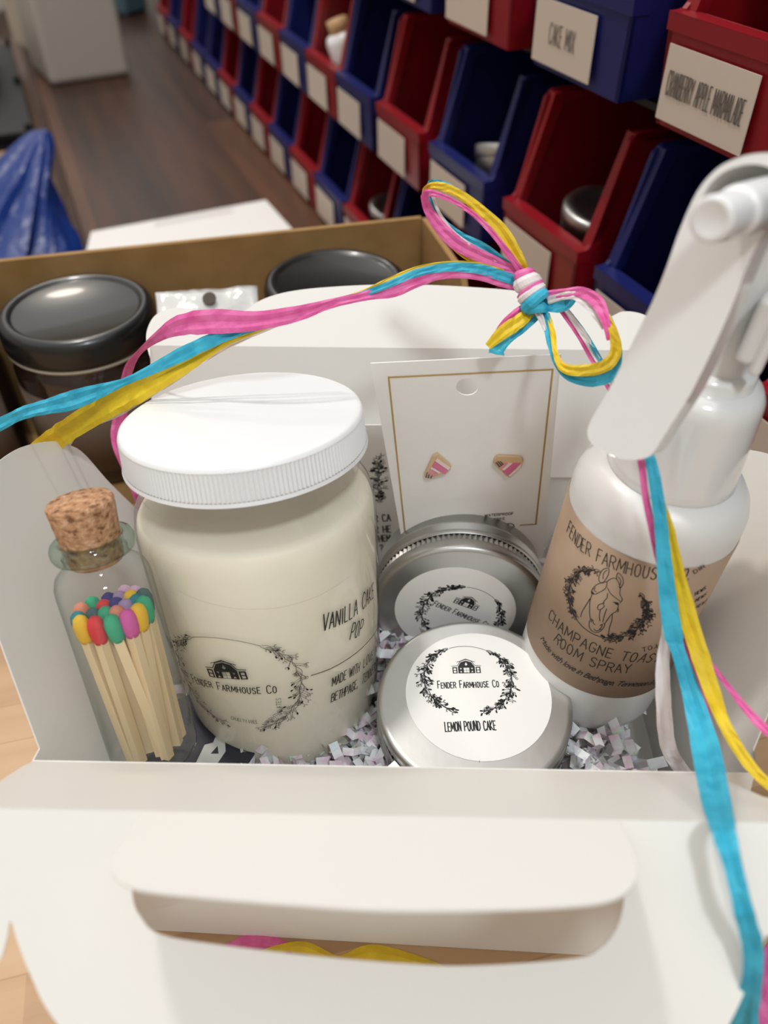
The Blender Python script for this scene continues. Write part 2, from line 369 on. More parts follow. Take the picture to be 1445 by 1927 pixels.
for t_ in (-100, 20, 140):
    for s_ in (sL+6, 14):
        part('leg', MB().prism([rk(t_, s_, BENCH_Z-4), rk(t_+6, s_, BENCH_Z-4), rk(t_+6, s_+5, BENCH_Z-4), rk(t_, s_+5, BENCH_Z-4)], (0, 0, -72.4)), M['dark_wood'], bench, True)
SIDE_Z = -13.0
side = thing('side_table', 'low brown wooden side table left of the dark workbench', 'table', rk(30, sL-25, -85))
part('table_top', MB().prism([rk(-18, sL-1, SIDE_Z), rk(130, sL-1, SIDE_Z), rk(130, sL-60, SIDE_Z), rk(-2, sL-60, SIDE_Z)], (0, 0, -3)), M['side_wood'], side, True, bevel=.2)
for t_, s_ in ((0, -8), (120, -8), (5, -58), (120, -58)):
    part('leg', MB().prism([rk(t_, sL+s_, SIDE_Z-3), rk(t_+4, sL+s_, SIDE_Z-3), rk(t_+4, sL+s_+4, SIDE_Z-3), rk(t_, sL+s_+4, SIDE_Z-3)], (0, 0, -69)), M['side_wood'], side, True)
tab = thing('bamboo_table', 'light bamboo table under the open white gift box', 'table', (-15, 20, -85))
q = lambda t: rk(t, -3.2, 0)
part('table_top', MB().prism([(-62, -30, 0), q(-132), q(-35), (-62, 62, 0)], (0, 0, -2.4)), M['bamboo'], tab, True, bevel=.15)
for x, y, zb in ((-56, -20, -85), (-56, 50, -85), (8, -20, -85), (-2, 40, BENCH_Z), (16, 22, BENCH_Z)):
    part('leg', MB().box((x, y, zb), (x+4, y+4, -2.4)), M['bamboo'], tab, True)

# ------------------------------------------------------------------ the open gift box
YA, ZA, YB, ZB = 12.2, 8.0, 8.42, 12.65
XL, XR = -10.85, 11.1
box = thing('gift_box', 'open white cardboard gable box holding candle, tins and spray', 'box', (0, 18, 0))
TH = .05
def cardpart(name, pts, n, holes=(), parent=box, label=None):
    n = V(n).normalized()*TH
    return part(name, MB().prism(pts, n, holes), M['card'], parent, True, label)
def arc_smooth(px, n=6, closed=True):
    if closed: px = px+[px[0], px[1]]; r = smooth_path([(float(a), float(b)) for a, b in px], n); return r[:len(r)-n-1]
    return smooth_path([(float(a), float(b)) for a, b in px], n)
yF0, yK = 10.25, 26.8
cardpart('base', [(-8, yF0+.1, .06), (XR, yF0-.65, .06), (XR, yK, .06), (-8.5, yK, .06)], (0, 0, 1))
cardpart('front_wall', [(XL, yF0, .02), (XR, yF0-.75, .02), (XR, YA, ZA), (XL, YA, ZA)], (0, .8, -.3))
cardpart('back_wall', [(XL, yK, .02), (XR, yK, .02), (XR, yK+.5, 7.0), (XL, yK+.5, 7.0)], (0, 1, 0))
cardpart('side_wall', [(XR, yF0-.7, .05), (XR, yK, .05), (XR, yK, 4.2), (XR, YA, ZA)], (-1, 0, 0))
pw_, nw_ = plane3(V((XL, YA, ZA)), V((XL, yK, 4.2)), at(70, 838, 29.5))
xw = lambda y, z: pw_.x-((y-pw_.y)*nw_.y+(z-pw_.z)*nw_.z)/nw_.x
# front panel: sloping roof, handle with its slot, and the flap cut out of the slot
zA = V((0, YA, ZA)); zB = V((0, YB, ZB))
roofN = (V((1, YA, ZA))-zA).cross(zB-zA).normalized()
HD = V((0, -.82, -.57)).normalized(); handN = V((1, 0, 0)).cross(HD).normalized()
if handN.z < 0: handN = -handN
H = lambda u, v: on(u, v, zB, handN)
RF = lambda u, v: on(u, v, zA, roofN)
B0, B1 = on(-62, 1524, zB, handN), on(1500, 1547, zB, handN)
B0 = V((B0.x, YB, ZB)); B1 = V((B1.x, YB, ZB))
fl0, fl1 = V((on(262, 1532, zB, handN).x, YB, ZB)), V((on(1162, 1540, zB, handN).x, YB, ZB))
roof = [V((on(52, 1444, zA, roofN).x, YA, ZA)), V((on(1408, 1480, zA, roofN).x, YA, ZA))]
cr_ = [RF(u, v) for u, v in arc_smooth([(1425, 1486), (1445, 1492), (1480, 1515)], 4, False)]
cl_ = [RF(u, v) for u, v in arc_smooth([(-30, 1502), (0, 1476), (35, 1452)], 4, False)]
front = part('front_panel', MB().prism([roof[0], roof[1]]+cr_+[B1, fl1, fl0, B0]+cl_, -roofN*TH if roofN.z > 0 else roofN*TH), M['card'], box, True, 'lid panel folded out towards the viewer')
outer = [H(u, v) for u, v in arc_smooth([(1560, 1650), (1560, 1760), (1500, 1790), (1452, 1752), (1436, 1748), (1424, 1790), (1402, 1845), (1360, 1930), (1290, 2000), (1100, 2050), (722, 2060), (330, 2050), (180, 2010), (95, 1925), (55, 1850), (30, 1790), (15, 1748), (8, 1785), (-10, 1830), (-60, 1850), (-125, 1800), (-135, 1690), (-100, 1590)], 5, False)]
slot = [H(u, v) for u, v in arc_smooth([(245, 1640), (247, 1700), (262, 1735), (300, 1768), (420, 1786), (600, 1803), (780, 1814), (900, 1814), (1080, 1797), (1130, 1775), (1160, 1735), (1172, 1680), (1168, 1620)], 5, False)]
hp = [B1]+outer+[B0, fl0+HD*.02]+slot+[fl1+HD*.02]
part('handle', MB().prism(hp, -handN*TH), M['card'], front, True)
FD = V((0, -cos(R(35)), sin(R(35)))); flN = V((1, 0, 0)).cross(FD).normalized(); flN = flN if flN.z > 0 else -flN
Fp = lambda u, v: on(u, v, zB, flN)
fl = [fl0]+[Fp(u, v) for u, v in arc_smooth([(240, 1570), (212, 1615), (206, 1640), (215, 1662), (240, 1677), (300, 1688), (500, 1702), (722, 1712), (950, 1706), (1090, 1696), (1150, 1685), (1180, 1668), (1196, 1640), (1190, 1605), (1176, 1570)], 5, False)]+[fl1]
part('slot_flap', MB().prism(fl, -flN*TH), M['card'], front, True)
# back panel
zK = V((0, yK+.3, 7.0)); zK2 = V((0, 29.3, 12.25))
wl, wr = on(272, 700, zK2, V((0, 1, 0))).x, on(1215, 640, zK2, V((0, 1, 0))).x
rN = V((1, 0, 0)).cross(zK2-zK).normalized(); rN = -rN if rN.y < 0 else rN
back = part('back_panel', MB().prism([(XL, zK.y, zK.z), (XR, zK.y, zK.z), (wr, zK2.y, zK2.z), (wl, zK2.y, zK2.z)], rN*TH), M['card'], box, True, 'lid panel leaning back behind the contents')
hd = V((0, .80, .60)).normalized(); bN = V((1, 0, 0)).cross(hd).normalized()
K = lambda u, v: on(u, v, zK2, bN)
bo = [K(u, v) for u, v in arc_smooth([(262, 680), (254, 650), (256, 622), (272, 596), (306, 583), (345, 585), (385, 600), (412, 606), (432, 594), (468, 568), (520, 551), (600, 541), (722, 535), (850, 538), (985, 548), (1060, 562), (1100, 585), (1125, 592), (1150, 582), (1185, 586), (1215, 605), (1222, 640)], 5, False)]
part('handle', MB().prism([V((wr, zK2.y, zK2.z)), V((wl, zK2.y, zK2.z))]+bo, -bN*TH if bN.z > 0 else bN*TH), M['card'], back, True)
# side flaps
def side_flap(sgn):
    P1 = V((XL if sgn < 0 else XR, YA, ZA)); P2 = V((P1.x, yK, 4.2)); ap = at(70, 838, 29.5)
    if sgn > 0: ap = V((-ap.x+.15, ap.y, ap.z))
    p, n = plane3(P1, P2, ap)
    px = [(64, 1420), (0, 1255), (-60, 1090), (-75, 990), (-60, 920), (-25, 880), (20, 850), (75, 838), (112, 845), (140, 862), (185, 912), (235, 960), (268, 992)]
    if sgn < 0: pts = [on(u, v, p, n) for u, v in arc_smooth(px, 5, False)]
    else:
        a2 = V((-ap.x+.15, ap.y, ap.z)); pl, nl = plane3(V((XL, YA, ZA)), V((XL, yK, 4.2)), a2)
        pts = [on(u, v, pl, nl) for u, v in arc_smooth(px, 5, False)]; pts = [V((-a.x+XL+XR, a.y, a.z)) for a in pts]
    low = [V((xw(yK, .05), yK, .05)), V((xw(yF0+.6, .05), yF0+.6, .05))] if sgn < 0 else []
    cardpart('side_flap', [P1]+pts+[P2]+low, n if n.x*sgn > 0 else -n)
side_flap(-1); side_flap(1)
box.rotation_euler = (0, 0, R(-1.1)); box.location.x += .0022

# ------------------------------------------------------------------ crinkle shred
g = random.Random(11); mb = MB()
def strip(mb, p, yaw, tilt, n, w_, l_):
    Rm = Matrix.Rotation(yaw, 3, 'Z') @ Matrix.Rotation(tilt, 3, 'Y') @ Matrix.Rotation(g.uniform(-1.2, 1.2), 3, 'X')
    x = 0; z = 0; vs_ = []; fs = []
    for i in range(n+1):
        vs_ += [V(p)+Rm @ V((x, -w_/2, z)), V(p)+Rm @ V((x, w_/2, z))]
        x += l_*g.uniform(.5, .8); z += l_*(.75 if i % 2 else -.75)*g.uniform(.6, 1.2)
    for i in range(n): fs.append((2*i, 2*i+1, 2*i+3, 2*i+2))
    mb.add(vs_, fs)
BB, BT = V((-8.15, 14.7, 4.6)), V((-9.35, 17.9, 14.1))   # match bottle axis
for i in range(1900):
    x = g.uniform(-8.6, XR-1.8); y = g.uniform(12.5, yK-.6); top = 2.6+.5*sin(x*.9)+1.3*math.exp(-((x-8.2)**2+(y-14.2)**2)/7)+.9*math.exp(-((x-.2)**2+(y-15)**2)/5)
    if x < -5.4 and y < 19: top = min(top, 1.9)
    z = g.uniform(.9, top)
    if i < 1100: z = top-abs(g.gauss(0, .35))
    strip(mb, (x, y, max(z, .5)), g.uniform(0, 6.28), g.uniform(-.9, .9), g.randint(3, 6), g.uniform(.28, .42), g.uniform(.42, .6))
solo('paper_shred', mb, M['shred'], 'white iridescent crinkle paper shred filling the bottom of the gift box', 'paper filler', kind='stuff')
mb = MB().lathe([(0, 0), (2.3, 0), (2.3, .06), (0, .06)], 40, Matrix.Translation((-7.1, 16.2, 2.9)) @ Matrix.Rotation(R(-6), 4, 'X'), smooth=False)
stk = solo('round_sticker', mb, M['navy'], 'dark navy round sticker lying under the bottle of matches', 'sticker')
ik = Ink().fill([(-.3, -.9), (.5, -.9), (.75, -.3), (.6, .4), (.3, .6), (.2, .1), (-.1, 0)], [[(.2, -.4), (.5, -.4), (.4, -.05)]])
part('print', ik.mesh(lambda x, y: Matrix.Translation((-7.1, 16.2, 2.9)) @ Matrix.Rotation(R(-6), 4, 'X') @ V((x+.35, y-.3, .075))), mat('sticker_white', 'b9b9b4', .5), stk, True)

# ------------------------------------------------------------------ candle jar
JB, JT = V((-4.0, 18.75, .6)), V((-4.86, 21.85, 14.1))
jr = frame(JT-JB, (.2, -1, 0)); jar = thing('candle_jar', 'large clear glass candle jar of cream wax with white ribbed lid', 'candle', JB, jr)
JK = 1.075                                             # tall jar: body heights are stretched by this
def jrad(z):
    z /= JK
    P = [(0, 3.2), (.5, 3.56), (1.5, 3.82), (4, 4.10), (7, 4.27), (8.8, 4.34), (9.6, 4.34), (10.2, 4.20), (10.6, 3.98), (10.85, 3.82), (11.05, 3.86), (11.2, 3.80), (12.2, 3.80)]
    for a, b in zip(P, P[1:]):
        if z <= b[0]: return a[1]+(b[1]-a[1])*(z-a[0])/(b[0]-a[0])
    return P[-1][1]
zs = [JK*q_ for q_ in (0, .15, .3, .5, .8, 1.1, 1.5, 2.5, 4, 5.5, 7, 8, 9, 9.3, 9.6, 9.9, 10.2, 10.4, 10.6, 10.75, 10.85, 10.95, 11.05, 11.2, 11.5, 12.2)]
part('glass', MB().lathe([(0, .0), (3.1, .0)]+[(jrad(z), z+.02) for z in zs], 96), M['glass'], jar)
wz = [z for z in zs if z <= 9.95*JK]
part('wax', MB().lathe([(0, .35), (3.0, .35)]+[(jrad(z)-.09, z) for z in wz if z > .4]+[(jrad(10.05*JK)-.14, 10.03*JK), (3.8, 10.12*JK), (0, 10.1*JK)], 96), M['wax'], jar)
ribs = lambda k, i, r: r-(.05 if i % 2 else 0)
lidp = [(4.0, 11.82), (4.24, 11.82), (4.20, 11.95), (4.15, 12.95), (4.10, 13.07), (4.02, 13.12), (3.92, 13.13), (3.8, 13.13), (0, 13.13)]
lidp = [(r_, z_+.84) for r_, z_ in lidp]
part('lid', MB().lathe(lidp[:3], 360, smooth=False).lathe(lidp[2:4], 360, mod=ribs, smooth=False).lathe(lidp[3:], 360), M['whiteplastic'], jar)
class Cyl:                                            # unrolled coordinates on an upright round wall
    def __init__(s, root, rad): s.M = ROOTM[root]; s.Mi = s.M.inverted(); s.rad = rad; s.r0 = rad(4) if callable(rad) else rad
    def R_(s, z): return s.rad(z) if callable(s.rad) else s.rad
    def hit(s, u, v):
        o = s.Mi @ EYE; d = (s.Mi.to_3x3() @ ray(u, v)); r = s.r0; z = 4
        for _ in range(6):
            a = d.x**2+d.y**2; b = o.x*d.x+o.y*d.y; c = o.x**2+o.y**2-r*r; D = max(b*b-a*c, 0); t = (-b-math.sqrt(D))/a; p = o+d*t; z = min(max(p.z, 0), 20); r = s.R_(z)
        return (math.atan2(p.x, -p.y)*s.r0, p.z)
    def map(s, x, y, e=.03):
        a = x/s.r0; r = s.R_(y)+e; return V((r*sin(a), -r*cos(a), y))
class Flat:
    def __init__(s, root, z): s.M = ROOTM[root]; s.Mi = s.M.inverted(); s.z = z
    def hit(s, u, v):
        o = s.Mi @ EYE; d = s.Mi.to_3x3() @ ray(u, v); p = o+d*((s.z-o.z)/d.z); return (p.x, p.y)
    def map(s, x, y, e=.012): return V((x, y, s.z+e))
cj = Cyl(jar, jrad)
pr = Ink()
cc = cj.hit(452, 1282); ex = cj.hit(572, 1290)[0]-cc[0]; tp = cj.hit(455, 1203); bt = cj.hit(520, 1366)
Rw = 1.62
ring = lambda c, rx, ry: (lambda a, r: (c[0]+rx*r*cos(a), c[1]+ry*r*sin(a)))
top_z = cj.hit(450, 1202)[1]; bot_z = cj.hit(500, 1372)[1]
wc = (cj.hit(452, 1282)[0], (top_z+bot_z)/2); ry = (top_z-bot_z)/2; rx = (cj.hit(566, 1290)[0]-cj.hit(338, 1262)[0])/2*.93
wc = ((cj.hit(566, 1290)[0]+cj.hit(345, 1262)[0])/2, wc[1])
wreath(pr, ring(wc, rx, ry), [(58, -72)], 3, 1.0, .017, .085, .3)
wreath(pr, ring(wc, rx, ry), [(118, 250)], 8, 1.0, .017, .085, .3)
pr.line([ring(wc, rx, ry)(R(a), 1.0) for a in range(58, 121, 4)], .022)
b0, b1 = cj.hit(396, 1272), cj.hit(467, 1277)
barn(pr, ((b0[0]+b1[0])/2, (b0[1]+b1[1])/2), abs(b1[0]-b0[0])*1.02, math.atan2(b1[1]-b0[1], b1[0]-b0[0]))
text(pr, 'Fender Farmhouse Co', [cj.hit(366, 1283), cj.hit(400, 1293), cj.hit(440, 1301), cj.hit(480, 1304), cj.hit(521, 1302)], .36, .034, .3, .8, jit=.06)
text(pr, 'VANILLA', [cj.hit(606, 1187), cj.hit(640, 1174), cj.hit(671, 1155)], .66, .048, .36, jit=.05); text(pr, 'CAKE', [cj.hit(680, 1147), cj.hit(701, 1124)], .66, .048, .36, jit=.05)
text(pr, 'POP', [cj.hit(657, 1203), cj.hit(679, 1193)], .62, .048, .4, jit=.05)
pr.line([cj.hit(585, 1270), cj.hit(620, 1258), cj.hit(655, 1238), cj.hit(690, 1208), cj.hit(712, 1172)], .035)
text(pr, 'MADE WITH', [cj.hit(624, 1290), cj.hit(645, 1280), cj.hit(675, 1262)], .40, .036, .3, jit=.05); text(pr, 'LOVE IN', [cj.hit(682, 1256), cj.hit(707, 1228)], .40, .036, .3, jit=.05)
text(pr, 'BETHPAGE,', [cj.hit(622, 1320), cj.hit(645, 1310), cj.hit(672, 1292)], .42, .036, .3, jit=.05); text(pr, 'TENNESSEE', [cj.hit(679, 1287), cj.hit(709, 1252)], .42, .036, .3, jit=.05)
labp = part('label', Ink().line([cj.hit(335, 1110), cj.hit(380, 1130), cj.hit(450, 1145), cj.hit(530, 1142), cj.hit(600, 1120), cj.hit(655, 1085)], .010).mesh(lambda x, y: cj.map(x, y, .028)), mat('label_edge', 'b9b09c', .5), jar, label='clear label edge line')
part('print', pr.mesh(lambda x, y: cj.map(x, y, .035)), M['ink'], labp)
p2 = Ink()
text(p2, 'NO PHTHALATES', [cj.hit(500, 1365), cj.hit(530, 1340), cj.hit(528, 1312)], .16, .016)
text(p2, 'CRUELTY FREE', [cj.hit(436, 1352), cj.hit(470, 1360), cj.hit(486, 1360)], .17, .016)
part('print', p2.mesh(lambda x, y: cj.map(x, y, .035)), M['ink_soft'], labp)

# ------------------------------------------------------------------ aluminium tins
def tin(label, C0, axis, front, parts):
    """round tin, C0 = centre of its lid face"""
    t = thing('round_tin', label, 'tin', C0, frame(axis, front), 'round aluminium candle tins')
    kn = lambda k, i, r: r-(.07 if i % 2 else 0)
    pf = [(3.52, -1.15), (3.60, -1.15), (3.62, -1.1), (3.57, -.98), (3.55, -.95), (3.55, -.62), (3.58, -.58), (3.60, -.16), (3.57, -.07), (3.50, -.015), (3.42, 0), (3.36, 0), (0, 0)]
    part('lid', MB().lathe(pf[:5], 200).lathe(pf[4:6], 200, mod=kn, smooth=False).lathe(pf[5:], 200), M['alu'], t)
    part('body', MB().lathe([(0, -2.75), (3.35, -2.75), (3.5, -2.6), (3.52, -1.75), (3.62, -1.62), (3.62, -1.50), (3.48, -1.36), (3.48, -1.2)], 120), M['alu'], t)
    return t
F0 = at(893, 1317, 29.0)
ft = tin('front silver tin lying flat, lid labelled with barn wreath and pound cake text', F0, (0, -.05, 1), (-.06, -1, 0), 1)
fl_ = Flat(ft, 0)
def disc(c, r, f, e, n=64): return MB().add([f(c[0]+r*cos(2*pi*i/n), c[1]+r*sin(2*pi*i/n), e) for i in range(n)], [tuple(range(n))])
def sticker(t, S, cpx, edge, draw):
    c = S.hit(*cpx); r = (V(S.hit(*edge[0]))-V(S.hit(*edge[1]))).length/2
    l = part('label', MB().lathe([(0, .0), (r, .0), (r, .012), (0, .012)], 80, Matrix.Translation((c[0], c[1], S.z+.004)), smooth=False), M['paper'], t, label='round white paper label')
    ik = Ink(); draw(ik, c, r); part('print', ik.mesh(lambda x, y: S.map(x, y, .022)), M['ink'], l)
def draw_front(ik, c, r):
    S = fl_; rr = (V(S.hit(966, 1280))-V(S.hit(796, 1285))).length/2; t_, b_ = V(S.hit(880, 1217)), V(S.hit(880, 1343)); wcx = (t_+b_)/2
    f = ring(wcx, rr*.97, (t_-b_).length/2)
    wreath(ik, f, [(63, -70)], 21, 1.35, .026, .085, .6); wreath(ik, f, [(117, 250)], 22, 1.35, .026, .085, .6)
    ik.line([f(R(a), 1.0) for a in range(63, 118, 4)], .02)
    a, b = S.hit(852, 1268), S.hit(905, 1267); barn(ik, ((a[0]+b[0])/2, (a[1]+b[1])/2), abs(b[0]-a[0]), math.atan2(b[1]-a[1], b[0]-a[0]))
    text(ik, 'Fender Farmhouse Co', [S.hit(824, 1296), S.hit(939, 1293)], .30, .036, .3, .8, jit=.06)
    text(ik, 'LEMON POUND CAKE', [S.hit(838, 1377), S.hit(934, 1374)], .36, .042, .3, jit=.05)
sticker(ft, fl_, (900, 1305), ((764, 1310), (1036, 1300)), draw_front)
K0 = V((3.15, 21.15, 4.55))
kt = tin('rear silver tin standing on edge behind the flat tin, ridged rim up', K0, (-.06, -.995, .06), (0, .06, -1), 2)
fk = Flat(kt, 0)
def draw_back(ik, c, r):
    S = fk; cx = V(S.hit(868, 1157)); f0 = ring(cx, r*.66, r*.66); ro = R(-22); f = lambda a, q_: f0(a+ro, q_)
    wreath(ik, f, [(60, -75)], 31, 1.35, .03, .085, .7); wreath(ik, f, [(110, 250)], 32, 1.35, .03, .085, .7)
    ik.line([f(R(a), 1.0) for a in range(60, 112, 4)], .02)
    a, b = S.hit(852, 1133), S.hit(895, 1149); barn(ik, ((a[0]+b[0])/2, (a[1]+b[1])/2), (V(b)-V(a)).length, math.atan2(b[1]-a[1], b[0]-a[0]))
    text(ik, 'Fender Farmhouse Co', [S.hit(814, 1138), S.hit(915, 1180)], .30, .036, .3, .8, jit=.06)
sticker(kt, fk, (856, 1150), ((742, 1150), (970, 1150)), draw_back)

# ------------------------------------------------------------------ match bottle, matches
br_ = frame(BT-BB, (-.05, -1, 0)); BL = (BT-BB).length
bot = thing('match_bottle', 'small corked glass bottle of coloured matches leaning on left box flap', 'bottle', BB, br_)
part('glass', MB().lathe([(0, .25), (.9, .22), (1.3, .05), (1.42, .03), (1.5, .15), (1.52, .35), (1.52, 6.9), (1.5, 7.15), (1.40, 7.42), (1.2, 7.6), (1.04, 7.75), (1.0, 7.95), (1.02, 8.1)], 72), M['bottleglass'], bot)
part('rim', MB().lathe([(.98, 7.98), (1.12, 8.0), (1.26, 8.1), (1.32, 8.26), (1.31, 8.42), (1.24, 8.56), (1.1, 8.63), (.97, 8.6), (.94, 8.2), (.98, 7.98)], 72), M['glassrim'], bot, label='thick greenish glass rim')
part('cork', MB().lathe([(0, 7.75), (.80, 7.75), (.86, 7.85), (1.03, 9.75), (.98, 9.86), (0, 9.9)], 72, mod=lambda k, i, r: r*(1+.012*noise.noise((i*.35, k*1.7, 0)))), M['cork'], bot)
MC = {'yellow': 'e6b93a', 'red': 'd63b40', 'green': '3aa67c', 'pink': 'cf5ba0', 'teal': '2f7f88', 'salmon': 'd98a70', 'navy': '3b3a78', 'violet': '9f8ab0', 'slate': '4a6464', 'lilac': 'c9a6bd'}
for k in MC: M['m_'+k] = mat(k+'_match_head', MC[k], .75, bump=(900, .5, .0004))
heads = [('yellow', -.80, -.95, 5.35), ('red', -.18, -1.08, 5.55), ('green', .42, -1.0, 5.55), ('pink', .92, -.72, 5.75), ('yellow', 1.18, -.30, 5.75), ('teal', -1.08, -.55, 5.35), ('salmon', -1.2, -.02, 5.35),
         ('slate', -.55, -.42, 5.55), ('green', -.05, -.42, 5.65), ('salmon', .38, -.40, 5.6), ('violet', .55, .05, 5.75), ('red', -.35, .12, 5.6), ('green', -.95, .45, 5.4), ('navy', .1, .22, 5.7), ('navy', -.4, .65, 5.6),
         ('violet', .0, .75, 5.75), ('teal', .85, .38, 5.85), ('green', 1.2, .22, 5.95), ('yellow', .5, .72, 5.9), ('slate', .95, .82, 5.9), ('lilac', .05, 1.18, 5.75), ('lilac', .5, 1.1, 5.95)]
WHERE = ['at the front left of the bottle', 'at the front of the bottle', 'at the front right of the bottle', 'at the right side of the bottle', 'behind the pink match', 'at the far left of the bottle', 'at the left rim of the bunch', 'behind the yellow front match', 'behind the red front match', 'behind the green front match', 'in the middle right of the bunch', 'in the middle left of the bunch', 'at the back left of the bunch', 'in the middle of the bunch', 'at the back left, behind a red one', 'at the back of the bunch', 'at the back right', 'at the far right of the bunch', 'at the back, between lilac and teal', 'at the very back right', 'at the very back', 'at the back, right of another lilac one']
Mb = ROOTM[bot]
proto = None; g = random.Random(4); pl = 0
for (c, a, b, z), wh in zip(heads, WHERE):
    hx = V((a*.86, b*.86, z+.45-.08*(b+1))); ang = g.uniform(-.5, .5)
    bx = V((a*.55+.25+g.uniform(-.32, .32), b*.7+g.uniform(-.3, .2), .32)); bx.xy = bx.xy*min(1, 1.15/max(bx.xy.length, .01))
    p0, p1 = Mb @ bx, Mb @ hx
    rot = frame(p1-p0, Mb.to_3x3() @ V((sin(ang), -cos(ang), 0))); L = (p1-p0).length
    mt = thing('match', 'wooden match with %s head %s' % (c, wh), 'match', p0, rot, 'coloured matches in the corked bottle')
    if proto is None:
        sm = MB().box((-.155, -.155, 0), (.155, .155, 5.2))
        st = part('stick', sm, M['matchwood'], mt, bevel=.015); me0 = st.data
        hm = MB().lathe([(0, 4.95), (.19, 4.97), (.25, 5.12), (.28, 5.36), (.275, 5.62), (.21, 5.84), (.10, 5.93), (0, 5.95)], 20)
        proto = hm
    else:
        st = bpy.data.objects.new('stick', me0); C.objects.link(st); st.parent = mt
    part('head', proto, M['m_'+c], mt)
# ------------------------------------------------------------------ earring card in its sleeve, cards
c0, c1, c2, c3 = at(697, 684, 27.6), at(1056, 667, 27.4), at(1026, 1003, 33.0), at(752, 1003, 33.2)
Pc, Nc = plane3(c0, c1, c2); Nc = Nc if Nc.y < 0 else -Nc
Q = lambda u, v, e=0: on(u, v, Pc, Nc)+Nc*e
ec = thing('earring_card', 'white earring card with gold border and round hanging hole', 'card', (c2+c3)/2)
def circ(u, v, ru, rv, n=28): return [Q(u+ru*cos(2*pi*i/n), v+rv*sin(2*pi*i/n)) for i in range(n)]
part('card', MB().prism([Q(697, 684), Q(1056, 667), Q(1022, 1050), Q(762, 1050)], -Nc*.06, [circ(879, 728, 21, 16)]), M['paper'], ec, True)
gb = MB()
def band(pa, pb, wpx):
    A, B = Q(*pa, .015), Q(*pb, .015); d = (B-A).normalized().cross(Nc)*wpx; gb.add([A-d, B-d, B+d, A+d], [(0, 1, 2, 3)])
for pa, pb in (((731, 710), (1040, 695)), ((731, 708), (765, 1030)), ((1040, 694), (1008, 986)), ((1010, 986), (978, 988))): band(pa, pb, .032)
part('gold_border', gb, M['gold'], ec, True)
xa = (c1-c0).normalized(); ya = Nc.cross(xa)
ya = ya if ya.z > 0 else -ya
def qh(u, v): p = on(u, v, Pc, Nc)-c0; return (p.dot(xa), p.dot(ya))
qm = lambda x, y: c0+xa*x+ya*y+Nc*.02
ik = Ink(); text(ik, 'WATERPROOF', [qh(912, 972), qh(966, 968)], .13, .022); text(ik, 'FREE', [qh(930, 979), qh(950, 977)], .12, .02)
a_ = V(qh(957, 990)); ik.line([(a_.x+.22*cos(R(t)), a_.y+.16*sin(R(t))) for t in range(-30, 170, 20)], .04)
part('print', ik.mesh(qm), M['ink'], ec, True)
M['ear_pink'] = mat('pink_enamel', 'd9678f', .3, coat=.4); M['ear_rose'] = mat('rose_enamel', 'd98a93', .3, coat=.4); M['ear_cream'] = mat('cream_enamel', 'ead3cd', .3, coat=.4); M['ear_gold'] = mat('gold_metal', 'd9b88f', .4, .25)
def earring(label, outline, stripes, lines):
    ctr = Q(*[sum(p[i] for p in outline)/len(outline) for i in (0, 1)])
    e = thing('earring', label, 'earring', ctr, group='cake slice earrings on the card')
    part('backing', MB().prism([Q(u, v, .03) for u, v in outline], Nc*.14), M['ear_gold'], e, True, bevel=.03)
    for c, s_ in stripes: part('stripe', MB().prism([Q(u, v, .172) for u, v in s_], Nc*.03), M[c], e, True)
    lb = MB()
    for a, b in lines: lb.tube([Q(*a, .19), Q(*b, .19)], .025, 6)
    part('groove', lb, M['ink_soft'], e, True)
T7 = lambda l: [(680+x/3.284, 640+y/3.284) for x, y in l]
earring('pink cake slice stud earring on the left, pointing down left', T7([(468, 690), (440, 705), (385, 820), (395, 836), (420, 838), (470, 824), (510, 812), (550, 785), (552, 765)]),
        [('ear_cream', T7([(466, 712), (548, 770), (535, 785), (455, 730)])), ('ear_pink', T7([(452, 732), (535, 787), (515, 810), (435, 762)])), ('ear_cream', T7([(432, 764), (488, 797), (478, 806), (425, 776)])), ('ear_rose', T7([(424, 778), (474, 808), (445, 825), (410, 808)]))],
        [(T7([(405, 800)])[0], T7([(398, 830)])[0]), (T7([(418, 808)])[0], T7([(412, 834)])[0]), (T7([(435, 815)])[0], T7([(428, 836)])[0])])
earring('pink cake slice stud earring on the right, with wide golden crust', T7([(840, 706), (980, 712), (996, 730), (985, 765), (915, 832), (885, 815), (865, 790), (845, 778), (815, 745), (820, 722)]),
        [('ear_cream', T7([(985, 745), (980, 768), (918, 826), (905, 818)])), ('ear_pink', T7([(930, 742), (980, 742), (903, 816), (870, 795)])), ('ear_cream', T7([(905, 742), (928, 744), (880, 786), (866, 780)])), ('ear_rose', T7([(880, 742), (903, 744), (864, 780), (848, 770)]))],
        [(T7([(828, 738)])[0], T7([(850, 764)])[0]), (T7([(840, 732)])[0], T7([(862, 758)])[0]), (T7([(855, 732)])[0], T7([(872, 750)])[0])])
mb = MB(); nx, ny = 14, 18
sl = [Q(688, 684, .32), Q(1108, 656, .32), Q(1050, 1040, .32), Q(738, 1040, .32)]
vs_ = []
for j in range(ny+1):
    for i in range(nx+1):
        a, b = i/nx, j/ny; p = sl[0].lerp(sl[1], a).lerp(sl[3].lerp(sl[2], a), b)
        vs_.append(p+Nc*(.14*noise.noise((a*3.1, b*2.6, 1.3))+.06*noise.noise((a*9, b*7, 4))))
mb.add(vs_, [(j*(nx+1)+i, j*(nx+1)+i+1, (j+1)*(nx+1)+i+1, (j+1)*(nx+1)+i) for j in range(ny) for i in range(nx)], True)
solo('plastic_sleeve', mb, M['film'], 'clear plastic sleeve around the white earring card', 'sleeve')
